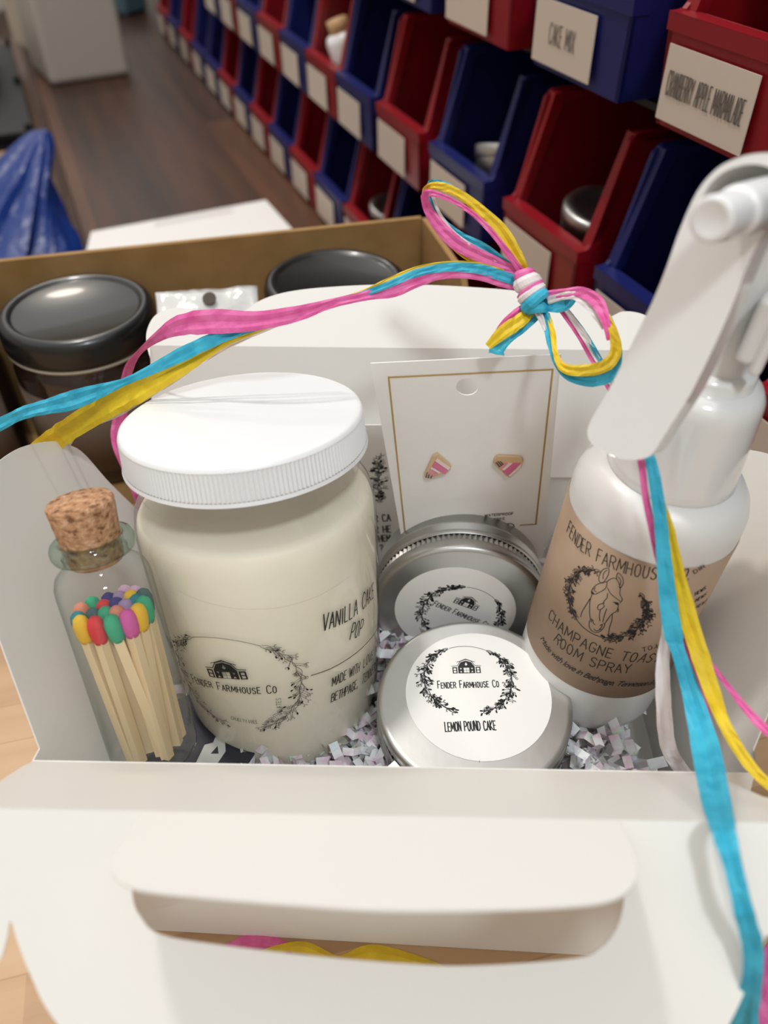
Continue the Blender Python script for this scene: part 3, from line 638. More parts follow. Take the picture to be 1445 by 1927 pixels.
# printed thank-you card behind
tk = thing('printed_card', 'white printed card with black floral drawing behind the candle jar', 'card', (-1.5, 26.2, 3))
Pt, Nt = V((0, 26.1, 4)), V((0, -1, .06)).normalized()
Tq = lambda u, v, e=0: on(u, v, Pt, Nt)+Nt*e
part('card', MB().prism([Tq(520, 800), Tq(738, 800), Tq(760, 1075), Tq(545, 1075)], -Nt*.05), M['paper'], tk, True)
xt, yt = V((1, 0, 0)), V((1, 0, 0)).cross(Nt); yt = yt if yt.z > 0 else -yt
th = lambda u, v: ((Tq(u, v)-Pt).dot(xt), (Tq(u, v)-Pt).dot(yt)); tm = lambda x, y: Pt+xt*x+yt*y+Nt*.015
ik = Ink(); a_ = V(th(713, 905)); wreath(ik, lambda a, r: (a_.x+(r-1)*2.2, a_.y+(a-R(90))*1.0), [(20, 160)], 77, .8, .022, .11, .5)
text(ik, 'R CA', [th(705, 982), th(735, 980)], .40, .055); text(ik, 'R HE', [th(706, 1003), th(736, 1001)], .40, .055); text(ik, 'THEM', [th(706, 1020), th(736, 1017)], .38, .055); text(ik, '?', [th(714, 1036), th(721, 1036)], .38, .055)
part('print', ik.mesh(tm), M['ink'], tk, True)

# ------------------------------------------------------------------ spray bottle
SB, ST = V((8.15, 19.0, 3.3)), V((9.3, 19.1, 18.0))
sr = frame(ST-SB, (-.55, -.83, 0)); sp = thing('spray_bottle', 'white trigger spray bottle with brown kraft horse label', 'bottle', SB, sr)
def srad(z): return 2.78
part('bottle', MB().lathe([(0, 0), (2.4, 0), (2.66, .08), (2.76, .3), (2.78, .6), (2.78, 9.7), (2.75, 10.05), (2.62, 10.45), (2.4, 10.75), (2.0, 10.95), (1.7, 11.0), (1.6, 11.1)], 96), M['hdpe'], sp)
cs = Cyl(sp, srad); z_t = cs.hit(1215, 1058)[1]; z_b = cs.hit(1150, 1312)[1]
lab = MB(); n = 80; a0, a1 = R(-155), R(140)
vs_ = []
for i in range(n+1):
    a = a0+(a1-a0)*i/n
    for r_, z in ((2.80, z_b), (2.80, z_t)): vs_.append(V((r_*sin(a), -r_*cos(a), z)))
lab.add(vs_, [(2*i, 2*i+2, 2*i+3, 2*i+1) for i in range(n)], True)
kl = part('label', lab, M['kraft'], sp, label='brown kraft paper label', solid=.02)
ik = Ink(); X7 = lambda x, y: cs.hit(1030+x/4.817, 980+y/4.817)
horse = [[(505, 560), (475, 540), (478, 490), (510, 435), (560, 425), (558, 480), (530, 530), (505, 560)], [(510, 520), (515, 470), (545, 440)], [(630, 520), (632, 490), (650, 465), (685, 510), (690, 560), (665, 600), (650, 590)], [(645, 500), (668, 535), (660, 580)],
         [(545, 545), (580, 520), (620, 515), (645, 545), (662, 600), (660, 660), (682, 705), (660, 735)], [(545, 545), (500, 555), (450, 575), (415, 615), (405, 640), (410, 660)], [(545, 545), (540, 590), (515, 620), (480, 640), (440, 660)], [(550, 600), (575, 650), (620, 690), (660, 720)],
         [(405, 630), (425, 650), (430, 660), (408, 652)], [(600, 730), (640, 735), (645, 755), (618, 745)], [(410, 665), (392, 720), (388, 800), (392, 870), (405, 890)], [(645, 760), (630, 810), (590, 835), (560, 870), (520, 930)],
         [(405, 880), (385, 910), (384, 950), (400, 985), (440, 1005), (480, 995), (510, 965), (522, 935), (510, 920)], [(400, 910), (415, 890), (420, 920), (435, 935)], [(480, 945), (500, 930), (495, 955), (475, 975)], [(425, 975), (450, 990), (490, 975)],
         [(550, 650), (545, 690), (520, 720), (510, 740)], [(520, 740), (470, 755), (460, 790), (480, 800), (520, 770), (510, 750)], [(485, 800), (475, 850), (480, 900)], [(540, 790), (520, 850), (505, 910)], [(392, 700), (350, 770), (320, 820), (308, 865)], [(590, 840), (585, 900), (565, 960), (555, 1030)], [(440, 600), (430, 620), (450, 640)], [(640, 780), (645, 800), (640, 820)]]
for l in horse: ik.line([X7(*p) for p in arc_smooth(l, 3, False)], .024)
ik.fill([X7(405, 632), X7(425, 646), X7(432, 660), X7(412, 655)]); ik.fill([X7(605, 728), X7(640, 735), X7(646, 757), X7(618, 745)])
Lp, Rp, Tp, Bp = X7(190, 640), X7(945, 760), X7(380, 400), X7(530, 1062)
wcx = ((Lp[0]+Rp[0])/2, (X7(560, 480)[1]+Bp[1])/2); rx = (Rp[0]-Lp[0])/2; ry = (X7(560, 480)[1]-Bp[1])/2*1.02
f = ring(wcx, rx, ry)
wreath(ik, f, [(112, 232)], 41, 1.1, .022, .09, .35); wreath(ik, f, [(52, -75)], 43, 1.2, .022, .095, .35); ik.line([f(R(a), 1) for a in range(228, 290, 4)], .03)
text(ik, 'FENDER FARMHOUSE CO.', [X7(*p) for p in ((185, 95), (240, 185), (310, 265), (390, 320), (480, 375), (600, 430), (720, 475), (850, 505), (1000, 525), (1150, 528), (1280, 522))], .50, .033, .35)
text(ik, 'CHAMPAGNE TOAST', [X7(*p) for p in ((15, 870), (60, 935), (120, 1000), (200, 1065), (300, 1130), (400, 1180), (520, 1225), (650, 1255), (800, 1270), (900, 1275), (990, 1268))], .48, .033, .35)
text(ik, 'ROOM SPRAY', [X7(*p) for p in ((65, 1080), (110, 1135), (180, 1190), (260, 1240), (350, 1290), (450, 1330), (560, 1360), (740, 1370))], .48, .033, .35)
text(ik, 'TOXIN', [X7(860, 1180), X7(960, 1150), X7(1060, 1130)], .24, .022, .35)
def script(s, path, size, ink_list):
    cu = bpy.data.curves.new('t', 'FONT'); cu.body = s; cu.size = 1; cu.shear = .45; cu.space_character = .86; cu.resolution_u = 3
    o_ = bpy.data.objects.new('t', cu); C.objects.link(o_); dg = bpy.context.evaluated_depsgraph_get(); ev = o_.evaluated_get(dg); me = ev.to_mesh()
    P = [tuple(v.co) for v in me.vertices]; F = [tuple(p.vertices) for p in me.polygons]; ev.to_mesh_clear(); bpy.data.objects.remove(o_); bpy.data.curves.remove(cu)
    w_ = max(p[0] for p in P); path = [V(p) for p in path]; sg = [(b-a).length for a, b in zip(path, path[1:])]; tot = sum(sg); out = []
    for x, y, _ in P:
        d = x/w_*tot
        for a, b, L in zip(path, path[1:], sg):
            if d <= L or b is path[-1]: break
            d -= L
        t = (b-a)/L; p = a+t*d+V((-t.y, t.x))*(y*size); out.append(p)
    return out, F
pts, F = script('Made with love in Bethpage, Tennessee 37022', [X7(*p) for p in ((-60, 1060), (0, 1165), (80, 1250), (180, 1325), (250, 1365), (350, 1415), (450, 1450), (540, 1475), (650, 1490), (780, 1492), (900, 1483), (1000, 1465))], .42, None)
pm = ik.mesh(lambda x, y: cs.map(x, y, .045)); pm.add([cs.map(p.x, p.y, .045) for p in pts], F)
for k, yy in enumerate((440, 640, 700, 760)):
    ik2 = Ink()
    text(ik2, 'DIR' if k == 0 else 'HEWS', [X7(1330, yy+30), X7(1425, yy-30)], .2, .025)
    pm.add(*(lambda m_: (m_.v, m_.f))(ik2.mesh(lambda x, y: cs.map(x, y, .045))))
part('print', pm, M['ink'], kl)
col = part('collar', MB().lathe([(1.95, 10.9), (2.02, 11.0), (1.98, 11.3), (1.80, 13.6), (1.74, 13.95), (1.58, 14.2), (1.3, 14.3), (1.28, 14.3), (1.28, 14.62), (1.2, 14.75), (.6, 14.8), (0, 14.8)], 80), M['gloss_white'], sp)
# pump head, built in the bottle's own frame: -y is the spraying direction
DIR = (sr @ V((0, -1, 0))); WX = (sr @ V((1, 0, 0)))
hb = MB()
hb.lathe([(.95, 14.7), (.85, 15.2), (.75, 16.5), (.72, 18.2), (.72, 18.6)], 40)
hb.box((-.6, -.1, 18.3), (.6, 1.9, 20.3))
hb.box((-.22, -1.55, 15.6), (.22, -.6, 18.6))
part('pump_head', hb, M['gloss_white'], sp, bevel=.25)
cb = MB(); cb.box((.55, -1.35, 15.6), (1.0, -.6, 17.4)); cb.box((.95, -1.25, 15.3), (1.3, -.75, 17.6))
part('trigger_lock', cb, M['gloss_white'], sp, bevel=.15)
np_ = at(1336, 414, 15.4); ndir = (np_-at(1420, 388, 16.75)).normalized()
nr = frame(ndir, (0, 0, 1)).to_4x4(); nM = Matrix.Translation(np_) @ nr
part('nozzle', MB().lathe([(0, -.03), (.30, -.03), (.36, .0), (.44, -.03), (.455, -.1), (.455, -1.2)], 48, nM).lathe([(.45, -1.1), (.52, -1.15), (.54, -1.25), (.54, -3.2), (.4, -3.2)], 48, nM, mod=lambda k, i, r: r-(.03 if k in (2, 3) and i % 2 else 0)), M['whiteplastic'], sp, True)
tA, tB = at(1175, 832, 20.3), at(1430, 300, 17.0)
Ptr, Ntr = plane3(tA, tB, tA+ndir.cross(V((0, 0, 1)))); Ntr = Ntr if Ntr.dot(EYE-tA) > 0 else -Ntr
TQ = lambda u, v: on(u, v, Ptr, Ntr)
tro = [TQ(u, v) for u, v in arc_smooth([(1112, 790), (1105, 812), (1112, 832), (1140, 852), (1175, 864), (1205, 864), (1226, 855), (1242, 832), (1262, 800), (1300, 740), (1340, 660), (1378, 575), (1405, 505), (1430, 450), (1470, 380), (1500, 330), (1490, 298), (1460, 288), (1420, 289), (1385, 298), (1348, 318), (1312, 360), (1280, 430), (1255, 500), (1230, 562), (1195, 635), (1150, 725)], 4)]
sl_ = [TQ(u, v) for u, v in arc_smooth([(1308, 432), (1312, 395), (1330, 355), (1360, 325), (1400, 310), (1440, 312), (1462, 330), (1452, 365), (1425, 410), (1395, 440), (1360, 455), (1328, 455)], 4)]
part('trigger', MB().prism(tro, -Ntr*.8, [sl_]), M['gloss_white'], sp, True, bevel=.2)
sc_ = sum(sl_, V((0, 0, 0)))/len(sl_); so_ = [sc_+(p-sc_)*1.12-Ntr*.7 for p in sl_]
part('shroud', MB().prism(so_, -Ntr*1.3, [[p-Ntr*.7 for p in sl_]]).prism([p-Ntr*1.2 for p in so_], -Ntr*.2), M['gloss_white'], sp, True)

# ------------------------------------------------------------------ raffia ribbon
knotp = at(1000, 552, 26.5)
rib = thing('raffia_bow', 'pink, blue, yellow and white raffia tied in a bow, tails trailing', 'ribbon', knotp)
gr = random.Random(9)
def strand(col, pts, parent=rib, label=None, step=4):
    P = smooth_path([tuple(map(float, p)) for p in pts], step); n = len(P); pos = [at(u, v, d) for u, v, d, w_ in P]
    ph = gr.uniform(0, 50); vs_ = []; fs = []; prof = [(-1, 0.0), (-.55, .10), (0, -.12), (.55, .10), (1, 0)]
    prev = None
    for i in range(n):
        t = (pos[min(i+1, n-1)]-pos[max(i-1, 0)]).normalized(); view = (pos[i]-EYE).normalized(); a = t.cross(view)
        if a.length < .15 and prev: a = prev.copy()
        a.normalize(); 
        if prev and a.dot(prev) < 0: a = -a
        prev = a; b = a.cross(t).normalized(); b = b if b.dot(view) < 0 else -b
        hw = P[i][3]*P[i][2]/FPX/2*(1+.10*noise.noise((i*.9, ph, 0)))
        fr_ = [pos[i]+a*(x*hw)+b*(hw*z*(1+.9*noise.noise((i*.5, x*2, ph)))+.05*noise.noise((i*.7, x*3, ph+9))) for x, z in prof]
        vs_ += fr_+[p-b*.045 for p in fr_[::-1]]
    for i in range(n-1):
        for k in range(10): fs.append((i*10+k, i*10+(k+1) % 10, (i+1)*10+(k+1) % 10, (i+1)*10+k))
    fs += [tuple(range(10))[::-1], tuple((n-1)*10+k for k in range(10))]
    return part('strand', MB().add(vs_, fs, False), M[col], parent, True, label or '%s raffia strand' % col)
D = lambda l: l
# left tail
strand('pink', [(985, 542, 26.6, 16), (940, 532, 26.5, 14), (900, 518, 26.3, 18), (840, 516, 26.2, 16), (790, 527, 26.1, 22), (740, 545, 26.0, 28), (690, 556, 26, 18), (620, 572, 26, 18), (560, 590, 26, 28), (480, 604, 26.2, 36), (400, 605, 26.6, 46), (340, 612, 27, 38), (300, 632, 27.6, 20), (265, 660, 29, 10), (243, 692, 31, 16), (234, 735, 32.5, 22), (225, 790, 33.5, 26), (224, 830, 33.8, 28), (238, 880, 34, 18), (258, 930, 34.5, 16), (268, 965, 35.5, 16)])
strand('blue', [(985, 532, 26.5, 20), (940, 518, 26.4, 20), (900, 506, 26.2, 18), (840, 503, 26.1, 16), (780, 515, 26.0, 14), (720, 540, 25.9, 12), (660, 560, 26.1, 10), (600, 579, 26.2, 10), (520, 606, 26.4, 12), (460, 622, 26.6, 14), (400, 640, 26.9, 24), (340, 668, 27.2, 26), (280, 698, 27.6, 18), (230, 720, 27.8, 14), (180, 738, 28, 28), (130, 755, 28, 36), (90, 765, 28, 28), (50, 775, 28, 24), (20, 788, 28.2, 22), (-30, 815, 28.5, 26)])
strand('yellow', [(985, 526, 26.6, 8), (940, 508, 26.5, 7), (880, 494, 26.4, 6), (800, 500, 26.3, 6), (740, 522, 26.2, 7), (690, 546, 26.2, 8), (600, 578, 26.5, 6), (480, 624, 26.9, 8), (420, 646, 27.2, 16), (360, 676, 27.5, 34), (310, 702, 27.8, 46), (250, 735, 28.2, 52), (200, 765, 28.6, 46), (150, 795, 29.4, 42), (110, 822, 30.2, 42), (75, 850, 31, 42), (50, 880, 32, 36)])
strand('white', [(600, 582, 26.7, 4), (480, 630, 27.2, 5), (400, 668, 27.6, 8), (330, 712, 28, 12), (270, 748, 28.4, 14), (220, 776, 28.9, 17), (180, 792, 29.5, 17), (150, 806, 30.1, 15), (130, 828, 30.8, 15), (115, 862, 31.5, 14)])
# upper left loop
strand('yellow', [(988, 512, 26.4, 16), (970, 480, 26.2, 26), (940, 432, 26.0, 26), (905, 397, 25.8, 20), (872, 370, 25.8, 16), (838, 353, 25.8, 16), (810, 350, 25.9, 12), (797, 364, 26.4, 7), (806, 400, 26.7, 6), (838, 450, 26.8, 7), (890, 492, 26.8, 8), (975, 518, 26.6, 6)])
strand('pink', [(982, 512, 26.3, 12), (960, 482, 26.1, 12), (928, 440, 25.9, 11), (893, 405, 25.8, 9), (858, 381, 25.8, 9), (820, 365, 25.8, 11), (800, 366, 26.1, 14), (806, 395, 26.5, 18), (832, 432, 26.6, 24), (866, 462, 26.6, 26), (915, 486, 26.5, 22), (978, 512, 26.4, 14)])
strand('blue', [(882, 376, 25.9, 6), (858, 358, 25.9, 10), (828, 345, 26, 12), (808, 346, 26.3, 9), (808, 372, 26.7, 8), (832, 415, 26.7, 12), (868, 446, 26.7, 17), (910, 468, 26.6, 20), (950, 494, 26.5, 13), (980, 514, 26.5, 10)])
strand('white', [(812, 362, 26.6, 6), (826, 400, 26.6, 6), (856, 440, 26.55, 7), (900, 470, 26.5, 7), (960, 505, 26.5, 5)])
# lower left stub
strand('pink', [(1000, 572, 26.3, 18), (975, 592, 26.2, 24), (950, 612, 26.3, 20), (932, 632, 26.5, 10)])
strand('yellow', [(1000, 584, 26.2, 18), (978, 604, 26.05, 26), (948, 624, 26.1, 26), (918, 652, 26.4, 14)])
strand('blue', [(1008, 590, 26.2, 24), (985, 618, 26.3, 14), (958, 640, 26.4, 12), (938, 656, 26.5, 26), (934, 666, 26.5, 30)])
# right loop
strand('blue', [(1012, 568, 26.2, 20), (1036, 574, 25.8, 26), (1062, 572, 25.6, 26), (1082, 560, 25.7, 12)])
strand('pink', [(1018, 556, 26, 16), (1055, 552, 25.4, 16), (1095, 550, 25, 20), (1125, 570, 24.8, 24), (1140, 605, 24.6, 16), (1146, 640, 24.6, 9)])
strand('white', [(1030, 566, 25.8, 14), (1065, 556, 25.3, 14), (1090, 558, 25.1, 20), (1118, 585, 24.95, 18), (1136, 618, 24.8, 8)])
strand('yellow', [(1128, 562, 24.85, 4), (1145, 598, 24.6, 10), (1157, 636, 24.5, 18), (1157, 668, 24.5, 22), (1135, 690, 24.5, 24), (1098, 697, 24.6, 22), (1062, 693, 24.9, 18), (1046, 668, 25.2, 10), (1040, 625, 25.6, 10), (1030, 590, 26, 8)])
strand('blue', [(1146, 590, 24.8, 5), (1160, 632, 24.65, 9), (1165, 668, 24.6, 12), (1150, 704, 24.6, 22), (1115, 717, 24.7, 22), (1072, 708, 25, 18), (1047, 684, 25.3, 10), (1036, 645, 25.6, 14), (1028, 605, 25.9, 18), (1010, 572, 26, 28)])
strand('white', [(1000, 570, 26.1, 14), (1016, 595, 25.9, 12), (1026, 622, 25.8, 6)])
strand('pink', [(1056, 585, 26.1, 8), (1088, 630, 26, 9), (1112, 672, 25.8, 10), (1138, 716, 25.2, 10), (1165, 765, 24, 10), (1190, 820, 22.6, 12), (1206, 866, 21.6, 14), (1214, 930, 21.6, 12), (1228, 1000, 22, 14), (1242, 1060, 22.4, 14), (1272, 1150, 22.9, 18), (1290, 1215, 23.2, 24), (1310, 1290, 23.4, 34), (1325, 1360, 23.6, 30), (1334, 1405, 23.8, 20), (1348, 1466, 24.2, 12)])
strand('white', [(1064, 582, 26, 8), (1098, 630, 25.9, 12), (1120, 668, 25.7, 12), (1145, 712, 25.1, 8), (1180, 790, 23, 6), (1216, 866, 21.7, 8), (1226, 920, 21.7, 6), (1240, 1000, 22.1, 6), (1250, 1100, 22.7, 8), (1254, 1180, 23.1, 16), (1247, 1250, 23.5, 24), (1249, 1330, 24, 28), (1256, 1400, 24.6, 28), (1276, 1440, 25, 26), (1304, 1468, 25.3, 20)])
strand('blue', [(1060, 575, 26.05, 8), (1105, 635, 25.9, 9), (1150, 715, 25, 9), (1195, 800, 22.6, 14), (1224, 866, 21.5, 20), (1236, 930, 21.4, 24), (1244, 990, 21.7, 24), (1249, 1050, 22, 27), (1256, 1120, 22.4, 31), (1266, 1190, 22.7, 34), (1276, 1225, 22.8, 26), (1300, 1300, 22.7, 34), (1326, 1400, 21.6, 50), (1346, 1500, 19.0, 52), (1362, 1565, 16.9, 44), (1382, 1640, 16.4, 34), (1401, 1720, 16.3, 36), (1416, 1780, 16.5, 38), (1416, 1840, 16.8, 34), (1404, 1900, 17.4, 44), (1390, 1960, 18.2, 60)])
strand('yellow', [(1236, 905, 21.8, 3), (1248, 950, 21.8, 10), (1258, 1000, 22, 22), (1275, 1080, 22.4, 26), (1291, 1150, 22.6, 33), (1313, 1220, 22.6, 34), (1336, 1290, 22.4, 30), (1362, 1360, 22, 24), (1395, 1418, 21.6, 22), (1430, 1462, 21.2, 20), (1480, 1505, 20.6, 20), (1540, 1590, 20.3, 20), (1580, 1720, 20.6, 20), (1590, 1850, 21.2, 18)])
strand('pink', [(1310, 1215, 22.9, 5), (1328, 1238, 22.8, 9), (1366, 1286, 22.3, 10), (1402, 1332, 21.8, 14), (1440, 1372, 21.4, 18), (1490, 1412, 20.8, 18), (1550, 1490, 20.4, 16), (1585, 1620, 20.8, 16)])
# knot: wraps round the bundle
def wrap(col, u, v, d, ru, rv, rot, wd):
    c = at(u, v, d); ax = (at(u+sin(rot)*30, v+cos(rot)*30, d)-c).normalized(); vw = (c-EYE).normalized(); sx = ax.cross(vw).normalized(); sz = sx.cross(ax)
    mb = MB(); vs_ = []; fs = []; n = 28
    for i in range(n):
        a = 2*pi*i/n; k = 1+.06*noise.noise((i*.8, u, v)); rr = sx*(cos(a)*ru*k)+sz*(sin(a)*rv*k)
        for s_ in (-1, -.4, .4, 1): vs_.append(c+rr*(1.0 if abs(s_) < .9 else .82)+ax*(s_*wd/2+.10*cos(a)*wd))
    for i in range(n):
        j = (i+1) % n
        for k in range(3): fs.append((i*4+k, j*4+k, j*4+k+1, i*4+k+1))
    part('knot_wrap', mb.add(vs_, fs, False), M[col], rib, True, '%s wrap of the knot' % col, solid=.05)
wrap('pink', 988, 519, 26.1, .34, .30, R(18), .34)
wrap('white', 993, 533, 26.0, .44, .38, R(28), .42)
wrap('pink', 998, 545, 26.0, .47, .40, R(34), .16)
wrap('white', 1000, 552, 26.0, .48, .42, R(38), .28)
wrap('blue', 1006, 566, 25.95, .50, .44, R(44), .34)
wrap('blue', 1010, 582, 26.0, .34, .32, R(10), .34)
# loose ends on the table
def loose(col, pts, label):
    P = smooth_path(pts, 5); vs_ = []; fs = []; n = len(P); ph = gr.uniform(0, 9)
    for i, (x, y, z, w_) in enumerate(P):
        a = V(P[min(i+1, n-1)][:3])-V(P[max(i-1, 0)][:3]); a.z = 0; a.normalize(); b = V((-a.y, a.x, 0))
        for s_, hz in ((-1, .03), (0, .14), (1, .03)): vs_.append(V((x, y, z))+b*(s_*w_/2)+V((0, 0, hz*(1+.5*noise.noise((i*.7, s_, ph))))))
        for s_ in (1, 0, -1): vs_.append(V((x, y, z+.01 if s_ else z+.08))+b*(s_*w_/2))
    for i in range(n-1):
        for k in range(6): fs.append((i*6+k, i*6+(k+1) % 6, (i+1)*6+(k+1) % 6, (i+1)*6+k))
    fs += [tuple(range(6))[::-1], tuple((n-1)*6+k for k in range(6))]
    solo('raffia_strand', MB().add(vs_, fs), M[col], label, 'ribbon', group='loose raffia ends on the table')
loose('pink', [(-6.2, 9.2, 0, .5), (-5.0, 9.75, 0, .7), (-4.2, 9.85, 0, .7), (-3.2, 9.5, 0, .6)], 'loose pink raffia end on table seen through the handle slot')
loose('yellow', [(-5.2, 9.1, .15, .3), (-4, 9.5, .15, .4), (-2.8, 9.75, 0, .4), (-1.6, 9.3, 0, .4), (-.5, 9.55, 0, .6), (.8, 9.35, 0, .5), (2.4, 8.9, 0, .3)], 'loose yellow raffia end on table seen through the handle slot')
gx = on(1425, 1900, V((0, 0, .1)), V((0, 0, 1)))
loose('pink', [(gx.x-2.5, gx.y-1.6, 0, 1.2), (gx.x-.6, gx.y-.4, 0, 1.6), (gx.x+.8, gx.y+.8, 0, 1.5), (gx.x+2.5, gx.y+2.5, 0, 1.2)], 'loose pink raffia end on table right of the folded front panel')

# ------------------------------------------------------------------ cardboard tray with candle jars
d1 = V((.970, .243, 0)).normalized(); d2 = V((.243, -.970, 0)).normalized(); TC = V((2.3, 47.3, 0))   # back right corner
tr = lambda a, b, z: TC-d1*a+d2*b+V((0, 0, z))
tray = thing('cardboard_tray', 'open brown cardboard tray of black lidded candles behind gift box', 'box', tr(15, 6, 0))
L_, W_ = 34, 12.3
part('base', MB().prism([tr(0, 0, .02), tr(L_, 0, .02), tr(L_, W_, .02), tr(0, W_, .02)], (0, 0, .3)), M['cardboard'], tray, True)
part('back_wall', MB().prism([tr(0, 0, 0), tr(L_, 0, 0), tr(L_, 0, 10.4), tr(0, 0, 10.4)], d2*-.35), M['cardboard'], tray, True)
part('front_wall', MB().prism([tr(0, W_, 0), tr(L_, W_, 0), tr(L_, W_, 1.9), tr(0, W_, 1.9)], d2*.35), M['cardboard'], tray, True)
for a in (0, L_):
    part('side_wall', MB().prism([tr(a, 0, 0), tr(a, W_, 0), tr(a, W_, 4), tr(a, 7.5, 10.4), tr(a, 0, 10.4)], d1*(.35 if a == 0 else -.35)), M['cardboard'], tray, True)
def lidjar(label, c, rs):
    t = thing('lidded_candle', label, 'candle', c, Matrix.Rotation(rs, 3, 'Z'), 'black lidded candles in the tray')
    part('jar', MB().lathe([(0, 0), (3.5, 0), (3.86, .3), (3.93, .8), (3.93, 6.6), (3.75, 7.2), (3.5, 7.6)], 72), M['amber'], t)
    part('rim', MB().lathe([(3.5, 7.5), (3.93, 7.55), (3.99, 7.65), (3.93, 7.75), (3.5, 7.8)], 72), mat('jar_rim', 'b8b2a4', .3), t, label='pale rim under the lid')
    part('lid', MB().lathe([(3.86, 7.75), (4.0, 7.8), (4.04, 8.0), (4.03, 8.8), (3.92, 9.15), (3.66, 9.32), (3.42, 9.3), (3.3, 9.18), (3.22, 9.14), (0, 9.14)], 96), M['blacklid'], t)
    lb = MB(); vs_ = []; n = 40
    for i in range(n+1):
        a = R(-70)+R(140)*i/n
        for z in (1.2, 5.9): vs_.append(V((3.96*sin(a), -3.96*cos(a), z)))
    lb.add(vs_, [(2*i, 2*i+2, 2*i+3, 2*i+1) for i in range(n)], True)
    part('label', lb, M['kraftbeige'], t, label='pale wrap-round label', solid=.02)
lidjar('black lidded dark candle jar at the left of the cardboard tray', (-16.3, 37.75, .35), R(10))
lidjar('black lidded dark candle jar at the right end of the cardboard tray', (-2.7, 40.95, .35), R(14))
lidjar('black lidded dark candle jar cut off by the left edge, beside another', (-24.5, 35.75, .35), R(12))
pc = MB(); vs_ = []; n = 16
pA, pB, pC, pD = at(292, 552, 41.4), at(484, 540, 42.3), at(486, 640, 40.5), at(300, 650, 39.5)
dn = (pD-pA).normalized()
for j in range(n+1):
    for i in range(n+1):
        a, b = i/n, j/n; p = pA.lerp(pB, a).lerp((pD+dn*2).lerp(pC+dn*2, a), b)
        vs_.append(p+V((0, -.6, .7)).normalized()*(.35*noise.noise((a*4, b*3, 2))+.12*noise.noise((a*12, b*9, 5))))
pc.add(vs_, [(j*(n+1)+i, j*(n+1)+i+1, (j+1)*(n+1)+i+1, (j+1)*(n+1)+i) for j in range(n) for i in range(n)], True)
po = solo('plastic_pouch', pc, mat('shiny_white_film', 'd5d3d0', .12, coat=.8, bump=(120, .5, .002)), 'shiny white plastic pouch between the two black lidded candles', 'pouch', solid=.15)
hc = at(394, 562, 41.0)
part('hang_hole', MB().lathe([(0, 0), (.36, 0), (.36, .05), (0, .05)], 24, Matrix.Translation(hc) @ V((0, -.5, .8)).to_track_quat('Z', 'Y').to_matrix().to_4x4(), smooth=False), mat('hole_dark', '4a4038', .7), po, True)

# ------------------------------------------------------------------ bin rack
rack = thing('bin_rack', 'black louvred steel rack carrying rows of red and blue bins', 'rack', rk(20, 18, BENCH_Z))
part('back_plate', MB().prism([rk(-110, 16.5, BENCH_Z), rk(135, 16.5, BENCH_Z), rk(135, 16.5, 45), rk(-110, 16.5, 45)], N_*.8), M['black'], rack, True)
for z in (1.2, 14.2, 27.2, 40):
    part('louvre', MB().prism([rk(-110, 15.4, z), rk(135, 15.4, z), rk(135, 16.5, z+1.4), rk(-110, 16.5, z+1.4)], V((0, 0, .3))), M['black'], rack, True)
for z in (3.8, 17.0, 30.4):  # black plates added to keep overhead light out of the bins; upper rows rest on them
    part('shade_shelf', MB().prism([rk(-110, 2.2, z), rk(135, 2.2, z), rk(135, 16.5, z), rk(-110, 16.5, z)], V((0, 0, .35))), M['black'], rack, True)
for t_ in (-109, -55, 0, 55, 130):
    part('upright', MB().prism([rk(t_, 17.3, BENCH_Z), rk(t_+3, 17.3, BENCH_Z), rk(t_+3, 17.3, 48), rk(t_, 17.3, 48)], N_*3), M['black'], rack, True)
rot_bin = Matrix((-E_, N_, V((0, 0, 1)))).transposed()
BW, BD, BHt, LIP = 9.3, 15.0, 11.3, 4.7
def make_bin(colour):
    t = thing('storage_bin', 'x', 'bin', (0, 0, 0), Matrix(), 'red and blue bins on the rack')
    b = MB(); hw = BW/2; th_ = .28
    prof_ = [(0.0, 0), (-.25, LIP), (.35, LIP+.1), (.6, LIP+.4), (1.9, BHt-.4), (2.4, BHt), (BD, BHt), (BD, 0)]
    for s_ in (-1, 1):
        b.prism([(s_*hw*(.93 if z < 1 else 1), y, z) for y, z in prof_], (-s_*th_, 0, 0))
        b.prism([(s_*hw, y, z) for y, z in ((.45, LIP), (2.2, BHt-.1), (BD, BHt-.1), (BD, BHt-.6), (2.9, BHt-.6), (1.15, LIP))], (-s_*.8, 0, 0))
    b.prism([(-hw*.93, 0, 0), (hw*.93, 0, 0), (hw, -.25, LIP), (-hw, -.25, LIP)], (0, .3, 0))
    b.prism([(-hw, -.3, LIP-.7), (hw, -.3, LIP-.7), (hw, -.35, LIP+.05), (-hw, -.35, LIP+.05)], (0, 1.0, 0))
    b.box((-hw*.93, .1, 0), (hw*.93, BD, .3)); b.box((-hw, BD-.3, 0), (hw, BD, BHt))
    part('body', b, M[colour+'_bin'], t, bevel=.06)
    b2 = MB().prism([(-hw+.6, -.30, .35), (hw-2.7, -.30, .35), (hw-2.7, -.36, 3.55), (-hw+.6, -.36, 3.55)], (0, -.05, 0))
    part('label', b2, M['binlabel'], t, label='white paper label', bevel=.0)
    return t
protos = {c: make_bin(c) for c in ('red', 'blue')}; used = set()
def bin_text(o, s, h=1.0, wt=.09, w_=None):
    l = [c for c in o.children if c.name.startswith('label')][0]
    ik = Ink(); hw = BW/2; cx = (-hw+.6+hw-2.7)/2; w_ = w_ or 5
    text(ik, s, [(cx-w_/2, 1.5), (cx+w_/2, 1.5)], h, wt, .3)
    pm = ik.mesh(lambda x, y: V((x, -.39-.008*y-.012, y))); ob = mesh('print', pm, mat('faded_ink', '6a6058', .7)); ob.parent = l
